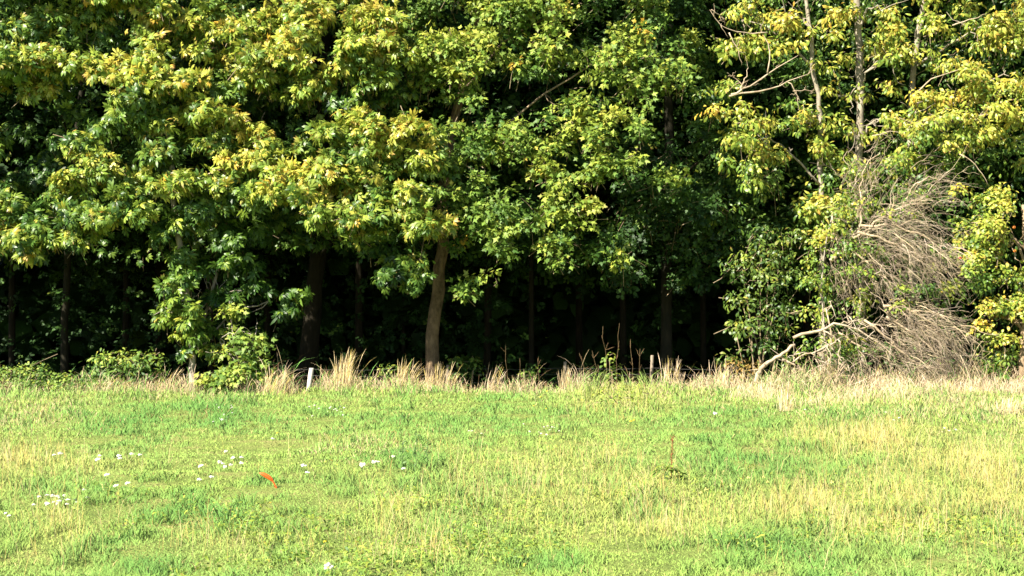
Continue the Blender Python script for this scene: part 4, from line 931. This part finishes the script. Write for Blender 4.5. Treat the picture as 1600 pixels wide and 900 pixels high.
bush('bracken_clump', 'small reddish-brown withered fern clump at the foot of the green bush', 'fern', 1160, 29.2,
 [(1150, 572, 18, 14, 0, .95, .7), (1172, 576, 18, 12, 0, .98, .7), (1165, 585, 20, 8, 0, .9, .7)], NARROW, .09, 5, M_dry, .8, 8, parts=60, mul=(.4, .42, .9))
# bare upright weed stalks in front of the dark wood
ST = [(905, 552, 930), (925, 548, 945), (942, 510, 952), (968, 505, 962), (985, 530, 990), (1000, 545, 996), (840, 560, 842), (812, 560, 815), (790, 535, 792)]
for (px, py, pb) in ST:
    c0 = base_at(pb, 29.2); a = P(px, py, 29.2)
    g = Geo(); q = wob(c0 - [0, 0, .05], a, 7, .012); g.tube(q, np.linspace(.005, .002, 7), 4, (.4, .33, .22))
    for _ in range(3):
        s_ = q[rng.integers(3, 6)]; g.tube(wob(s_, s_ + rng.normal(0, .06, 3) + [0, 0, .1], 4, .006), np.linspace(.004, .002, 4), 3, (.5, .38, .25))
    o = g.build('weed_stalk', M_dead, origin=c0)
    tag(o, 'thin bare brown weed stalk standing against the dark gap in the wood', 'weed stalk', 'bare weed stalks before the dark gap')

# ------------------------------------------------------------------ the wood behind
def bg_tree_meshes(seed):
    fo = Foliage(SPRIG, .42, 3, droop=.6, spread=.2, mul=(.85, .85, .85))  # crown tint lowered in place of woodland shade
    for _ in range(17):
        c = np.array([rng.normal(0, 1.5), rng.normal(0, 1.2), rng.uniform(3.2, 12.5)])
        fo.clump(c, np.array([1.3, 1.2, .7]) * rng.uniform(.8, 1.3), .1 + .1 * rng.random(), .55, False, .5)
    pos, mt, sc, col, tip, _ = fo.arrays(); wh = rng.integers(0, 3, len(pos)); g = Geo()
    for k in range(3):
        q = wh == k; g.place(SPRIG[k], pos[q], mt[q], sc[q], col[q], tip[q])
    return g.mesh('crown', M_shade)
crowns = [bg_tree_meshes(i) for i in range(2)]
gt = Geo()
q = smooth_path([(0, 0, -.3), (.08, 0, 3), (-.05, .05, 7), (.1, 0, 12.5)], 12); gt.tube(q, np.linspace(.12, .05, 12), 8, (.9, .8, .7)); tmesh = gt.mesh('trunk', M_bark_wood, True)
proto = None
for k, (px, Y) in enumerate([(20, 37), (105, 39.5), (195, 38), (250, 39), (330, 36), (420, 38.5), (560, 35.5), (630, 40), (760, 36), (830, 34.5), (905, 38.5), (975, 36), (1100, 37), (1180, 34.5), (1260, 38), (1330, 35), (1400, 40), (1470, 35.5), (1560, 38), (1640, 36), (-60, 38), (-130, 35), (1730, 38)]):
    b0 = base_at(px, Y)
    t = thing('woodland_tree', 'slender dark tree standing in the shade deep inside the wood', 'tree', b0, 'trees deep in the wood')
    a = bpy.data.objects.new('trunk', tmesh); COL.objects.link(a); a.parent = t; a.scale = (rng.uniform(.45, .9),) * 2 + (1,)
    a = bpy.data.objects.new('crown', crowns[k % 2]); COL.objects.link(a); a.parent = t
    t.rotation_euler.z = rng.uniform(0, 6.28)

# the far wood that reads as one dark mass, and the undergrowth
def leaf_mass(name, n, X, Y, Z, size, yel, zpow=1.0, seed=90, hole=.0, mul=(.8, .8, .8)):  # mul darkens the leaf tint to stand in for interior shade
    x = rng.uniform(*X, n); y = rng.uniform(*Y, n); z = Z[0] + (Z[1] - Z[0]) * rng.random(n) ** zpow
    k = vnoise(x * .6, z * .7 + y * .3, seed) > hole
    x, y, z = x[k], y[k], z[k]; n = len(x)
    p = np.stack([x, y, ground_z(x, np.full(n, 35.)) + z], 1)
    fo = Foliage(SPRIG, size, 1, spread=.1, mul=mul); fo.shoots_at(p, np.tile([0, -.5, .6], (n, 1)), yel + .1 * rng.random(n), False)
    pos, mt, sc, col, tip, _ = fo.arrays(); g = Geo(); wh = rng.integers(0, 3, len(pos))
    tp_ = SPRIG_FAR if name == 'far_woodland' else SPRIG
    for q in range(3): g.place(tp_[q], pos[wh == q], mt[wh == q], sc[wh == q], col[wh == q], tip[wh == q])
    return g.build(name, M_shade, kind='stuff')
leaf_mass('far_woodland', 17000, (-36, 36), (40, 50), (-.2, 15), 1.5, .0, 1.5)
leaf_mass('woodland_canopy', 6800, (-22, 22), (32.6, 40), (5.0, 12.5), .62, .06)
leaf_mass('unseen_woodland_edge', 2600, (-27, -11.6), (28.8, 32.5), (1.0, 12), .5, .2, .8, mul=(1, 1, 1))  # wood edge continued out of view, added to keep sun off the interior
leaf_mass('unseen_woodland_edge', 2200, (11.6, 26), (28.8, 32.5), (1.0, 12), .5, .3, .8, mul=(1, 1, 1))  # same unseen continuation added on the right
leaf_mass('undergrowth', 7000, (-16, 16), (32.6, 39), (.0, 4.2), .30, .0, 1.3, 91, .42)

# ------------------------------------------------------------------ small things in the meadow
def gpos(px, py):
    Y = CAMH * F / (py - HOR); x = (px - 800) / F * Y
    return np.array([x, Y, float(ground_z(x, Y))])

def umbel(seed, col, r=.035, h=.10, flat=.35):
    rg = random.Random(seed); g = Geo()
    g.tube(np.array([[0, 0, -.02], [.004, 0, h * .5], [0, .004, h]]), [.003, .0028, .0025], 4, (.12, .2, .05))
    pts = []; n_ = 9
    for k in range(n_):
        a = 2.4 * k; q = r * math.sqrt(k / n_); pts.append([q * math.cos(a), q * math.sin(a), h + .012 - q * flat + rg.uniform(-.003, .004)])
    pts = np.array(pts); m = np.tile(np.eye(3), (n_, 1, 1)); m[:, 2, 2] = .55
    g.place(blob(1, .9, 6, 4), pts, m, np.full(n_, r * .42), np.array([np.array(col) * rg.uniform(.85, 1.05) for _ in range(n_)]))
    return g.mesh('flower', M_petal)
WM = [umbel(i, (.66, .65, .58), .030 + .004 * i, .11 + .02 * i) for i in range(3)]
YM = [umbel(i + 9, (.75, .58, .05), .020 + .004 * i, .15 + .03 * i, .6) for i in range(2)]
PM = [umbel(i + 19, (.72, .66, .22), .026, .20, 1.2) for i in range(2)]
def flower(name, meshes, px, py, sc, label, group):
    c = gpos(px, py + 6); o = bpy.data.objects.new(name, meshes[int(rng.integers(0, len(meshes)))]); COL.objects.link(o)
    o.location = c; o.scale = (sc * .55,) * 3; o.rotation_euler = (rng.normal(0, .15) + .35, rng.normal(0, .15), rng.uniform(-.4, .4))
    tag(o, label, 'flower', group)
def cluster(px, py, rx, ry, n_): return [(px + rng.normal(0, rx), py + rng.normal(0, ry)) for _ in range(n_)]
WF = [
 ('white flower head in the loose scatter at left, above the dense white band', [(94, 719), (88, 719), (157, 714), (186, 721), (189, 726), (205, 717), (219, 717), (157, 731), (171, 753), (187, 772), (203, 765)], 1.15),
 ('small white flower head in the dense white band low at the left', cluster(105, 786, 26, 6, 20) + [(12, 808), (18, 812), (55, 795)], .75),
 ('white flower head in the cluster left of and above the orange strip', [(354, 708), (343, 725), (347, 730), (377, 717), (368, 717), (320, 743), (330, 757), (311, 764), (361, 735), (352, 735), (376, 728)], 1.05),
 ('white flower head in the short row right of the orange strip', [(567, 740), (582, 734), (590, 735), (614, 722), (632, 739), (480, 744), (473, 740)], 1.2),
 ('tiny white flower head near the wood edge below the tall straw tuft', cluster(520, 630, 18, 4, 12) + [(535, 645), (490, 647)], .8),
 ('tiny white flower head on the pale weed below the slim chestnut trunk', cluster(345, 640, 9, 8, 14), .75),
 ('tiny white clover head in the open green middle of the meadow', cluster(850, 668, 18, 5, 12) + cluster(740, 668, 8, 3, 4), .7),
 ('tiny white flower head in the dark green clump at right', [(1383, 650), (1395, 657), (1405, 656), (1401, 641), (1474, 670), (1483, 673), (1490, 671), (1258, 640)], .95),
]
for lab, pts, sc in WF:
    for (px, py) in pts: flower('white_flower', WM, px, py, sc * rng.uniform(.8, 1.15), lab, lab.replace('white flower head', 'white flowers').replace('white clover head', 'white clovers'))
flower('white_flower', WM, 1115, 647, 1.9, 'largest lone white flower head right of centre below the wood edge', 'lone white flowers')
flower('white_flower', WM, 513, 893, 1.2, 'lone white flower head at the very bottom of the meadow', 'lone white flowers')
flower('white_flower', WM, 424, 687, 1.2, 'lone white flower head next to a yellow one above the orange strip', 'lone white flowers')
for (px, py) in [(855, 612), (845, 624), (834, 633), (910, 625), (853, 640)]: flower('yellow_flower', YM, px, py, 1.2, 'yellow flower near the middle fence post', 'yellow flowers by the middle fence post')
for (px, py) in [(992, 660), (984, 662)]: flower('yellow_flower', YM, px, py, 1.3, 'bright yellow flower of the pair in the green middle', 'pair of yellow flowers')
flower('yellow_flower', YM, 435, 681, 1.1, 'lone yellow flower above the orange strip', 'lone yellow flowers')
flower('yellow_flower', YM, 512, 854, .9, 'lone yellow flower low in the foreground centre left', 'lone yellow flowers')
for (px, py) in [(866, 737), (908, 738), (920, 728), (900, 737)]: flower('primrose_flower', PM, px, py, .8, 'pale yellow flower in the straw patch left of the red dock stalk', 'pale yellow flowers left of the dock')
for (px, py) in [(1095, 782), (1105, 775), (1137, 765), (1190, 757), (1197, 762), (1303, 757), (1053, 735), (1170, 756)]: flower('primrose_flower', PM, px, py, 1.0, 'pale yellow flower right of the red dock stalk', 'pale yellow flowers right of the dock')

# red dock stalk
c0 = gpos(1047, 752)
dk = thing('dock_plant', 'reddish-brown seeding dock stalk standing above the meadow right of centre', 'dock plant', c0)
top = P(1050, 682, c0[1])
q = wob(c0 - [0, 0, .02], top, 10, .006); g = Geo(); g.tube(q, np.linspace(.005, .003, 10), 6, (.40, .20, .10)); g.build('stalk', M_dead, dk)
pp = np.concatenate([q[4:][rng.integers(0, 6, 160)] + rng.normal(0, .008, (160, 3)) + rng.uniform(-.03, .03, (160, 1)) * [0, 0, 1]])
g = Geo(); m = frames(rng.normal(0, 1, (160, 3)), rng.normal(0, 1, (160, 3))); g.place(SIMPLE[0], pp, m, rng.uniform(.008, .015, 160), np.array([.24, .085, .035]) * rng.uniform(.7, 1.4, (160, 1))); g.build('seed_head', M_dry, dk)
fo = Foliage(NARROW, .14, 6, gaps=True, droop=.3, spread=.02); fo.shoots_at(np.repeat(c0[None] + [0, 0, .04], 3, 0) + rng.normal(0, .03, (3, 3)), np.tile([0, 0, 1.], (3, 1)), np.array([.3, .4, .5]), True)
fo.build(dk, M_soft, 18)
# dark thin-stemmed weeds near the middle
for k, (px, py, yt) in enumerate([(648, 745, 672), (628, 742, 690), (668, 735, 690)]):
    c0 = gpos(px, py); t_ = P(px + rng.normal(0, 3), yt, c0[1]); g = Geo(); q = wob(c0, t_, 8, .006); g.tube(q, np.linspace(.004, .002, 8), 4, (.12, .20, .07))
    g.place(NARROW[0], q[2:].repeat(4, 0), frames(rng.normal(0, 1, (24, 3)) + [0, -.5, 1], rng.normal(0, 1, (24, 3)) + [0, 0, .8]), rng.uniform(.03, .06, 24), np.tile([.12, .20, .06], (24, 1)))
    tag(g.build('tall_weed', M_soft, origin=c0), 'thin dark green upright weed in the dark patch left of centre', 'weed', 'dark upright weeds left of centre')

# orange strip bent over in the grass
c0 = gpos(433, 768)
os_ = thing('plastic_strip', 'bent bright orange-red strip sticking up out of the mown grass at left', 'marker strip', c0)
Yo = c0[1]
M_or = bpy.data.materials.new('orange_plastic'); M_or.use_nodes = True
pn = M_or.node_tree.nodes; pb_ = pn['Principled BSDF']; pb_.inputs['Roughness'].default_value = .35
tn = pn.new('ShaderNodeTexNoise'); tn.inputs['Scale'].default_value = 30; cr = pn.new('ShaderNodeValToRGB')
cr.color_ramp.elements[0].color = (.62, .055, .012, 1); cr.color_ramp.elements[1].color = (.80, .13, .015, 1)
M_or.node_tree.links.new(tn.outputs[0], cr.inputs[0]); M_or.node_tree.links.new(cr.outputs[0], pb_.inputs['Base Color'])
def strip(name, path, widths, thick=.006):
    pts = smooth_path([P(a, b_, Yo - .0005 * (433 - a)) for a, b_ in path], 14); tan = nrm(np.gradient(pts, axis=0))
    ws = np.interp(np.linspace(0, 1, 14), np.linspace(0, 1, len(widths)), widths) / F * Yo
    side = nrm(np.cross(tan, np.array([0, 1.0, 0]))) ; back = np.array([0, 1.0, 0])
    # cross section: front face folded over a lit upper edge
    prof = [(-.5, 0), (.32, -.004), (.5, .020), (.42, .026), (.2, thick), (-.5, thick)]
    V = np.stack([pts + side * (ws * a)[:, None] * -1 + back * b_ for a, b_ in prof], 1).reshape(-1, 3); n_ = len(prof)
    fl = []
    for i in range(13):
        for j in range(n_): fl += [i * n_ + j, i * n_ + (j + 1) % n_, (i + 1) * n_ + (j + 1) % n_, (i + 1) * n_ + j]
    fl += list(range(n_))[::-1] + [13 * n_ + j for j in range(n_)]
    g = Geo(); g.add(V, np.array(fl), np.array([4] * 13 * n_ + [n_, n_]), np.ones_like(V)); return g.build(name, M_or, os_)
strip('blade', [(405.5, 738.5), (414, 742), (421, 746), (426.5, 751)], [2, 6, 7, 6.5, 3.8])
strip('stem', [(426, 750.5), (430, 757), (432.5, 763), (433, 770)], [3, 2.2, 3.6, 4])
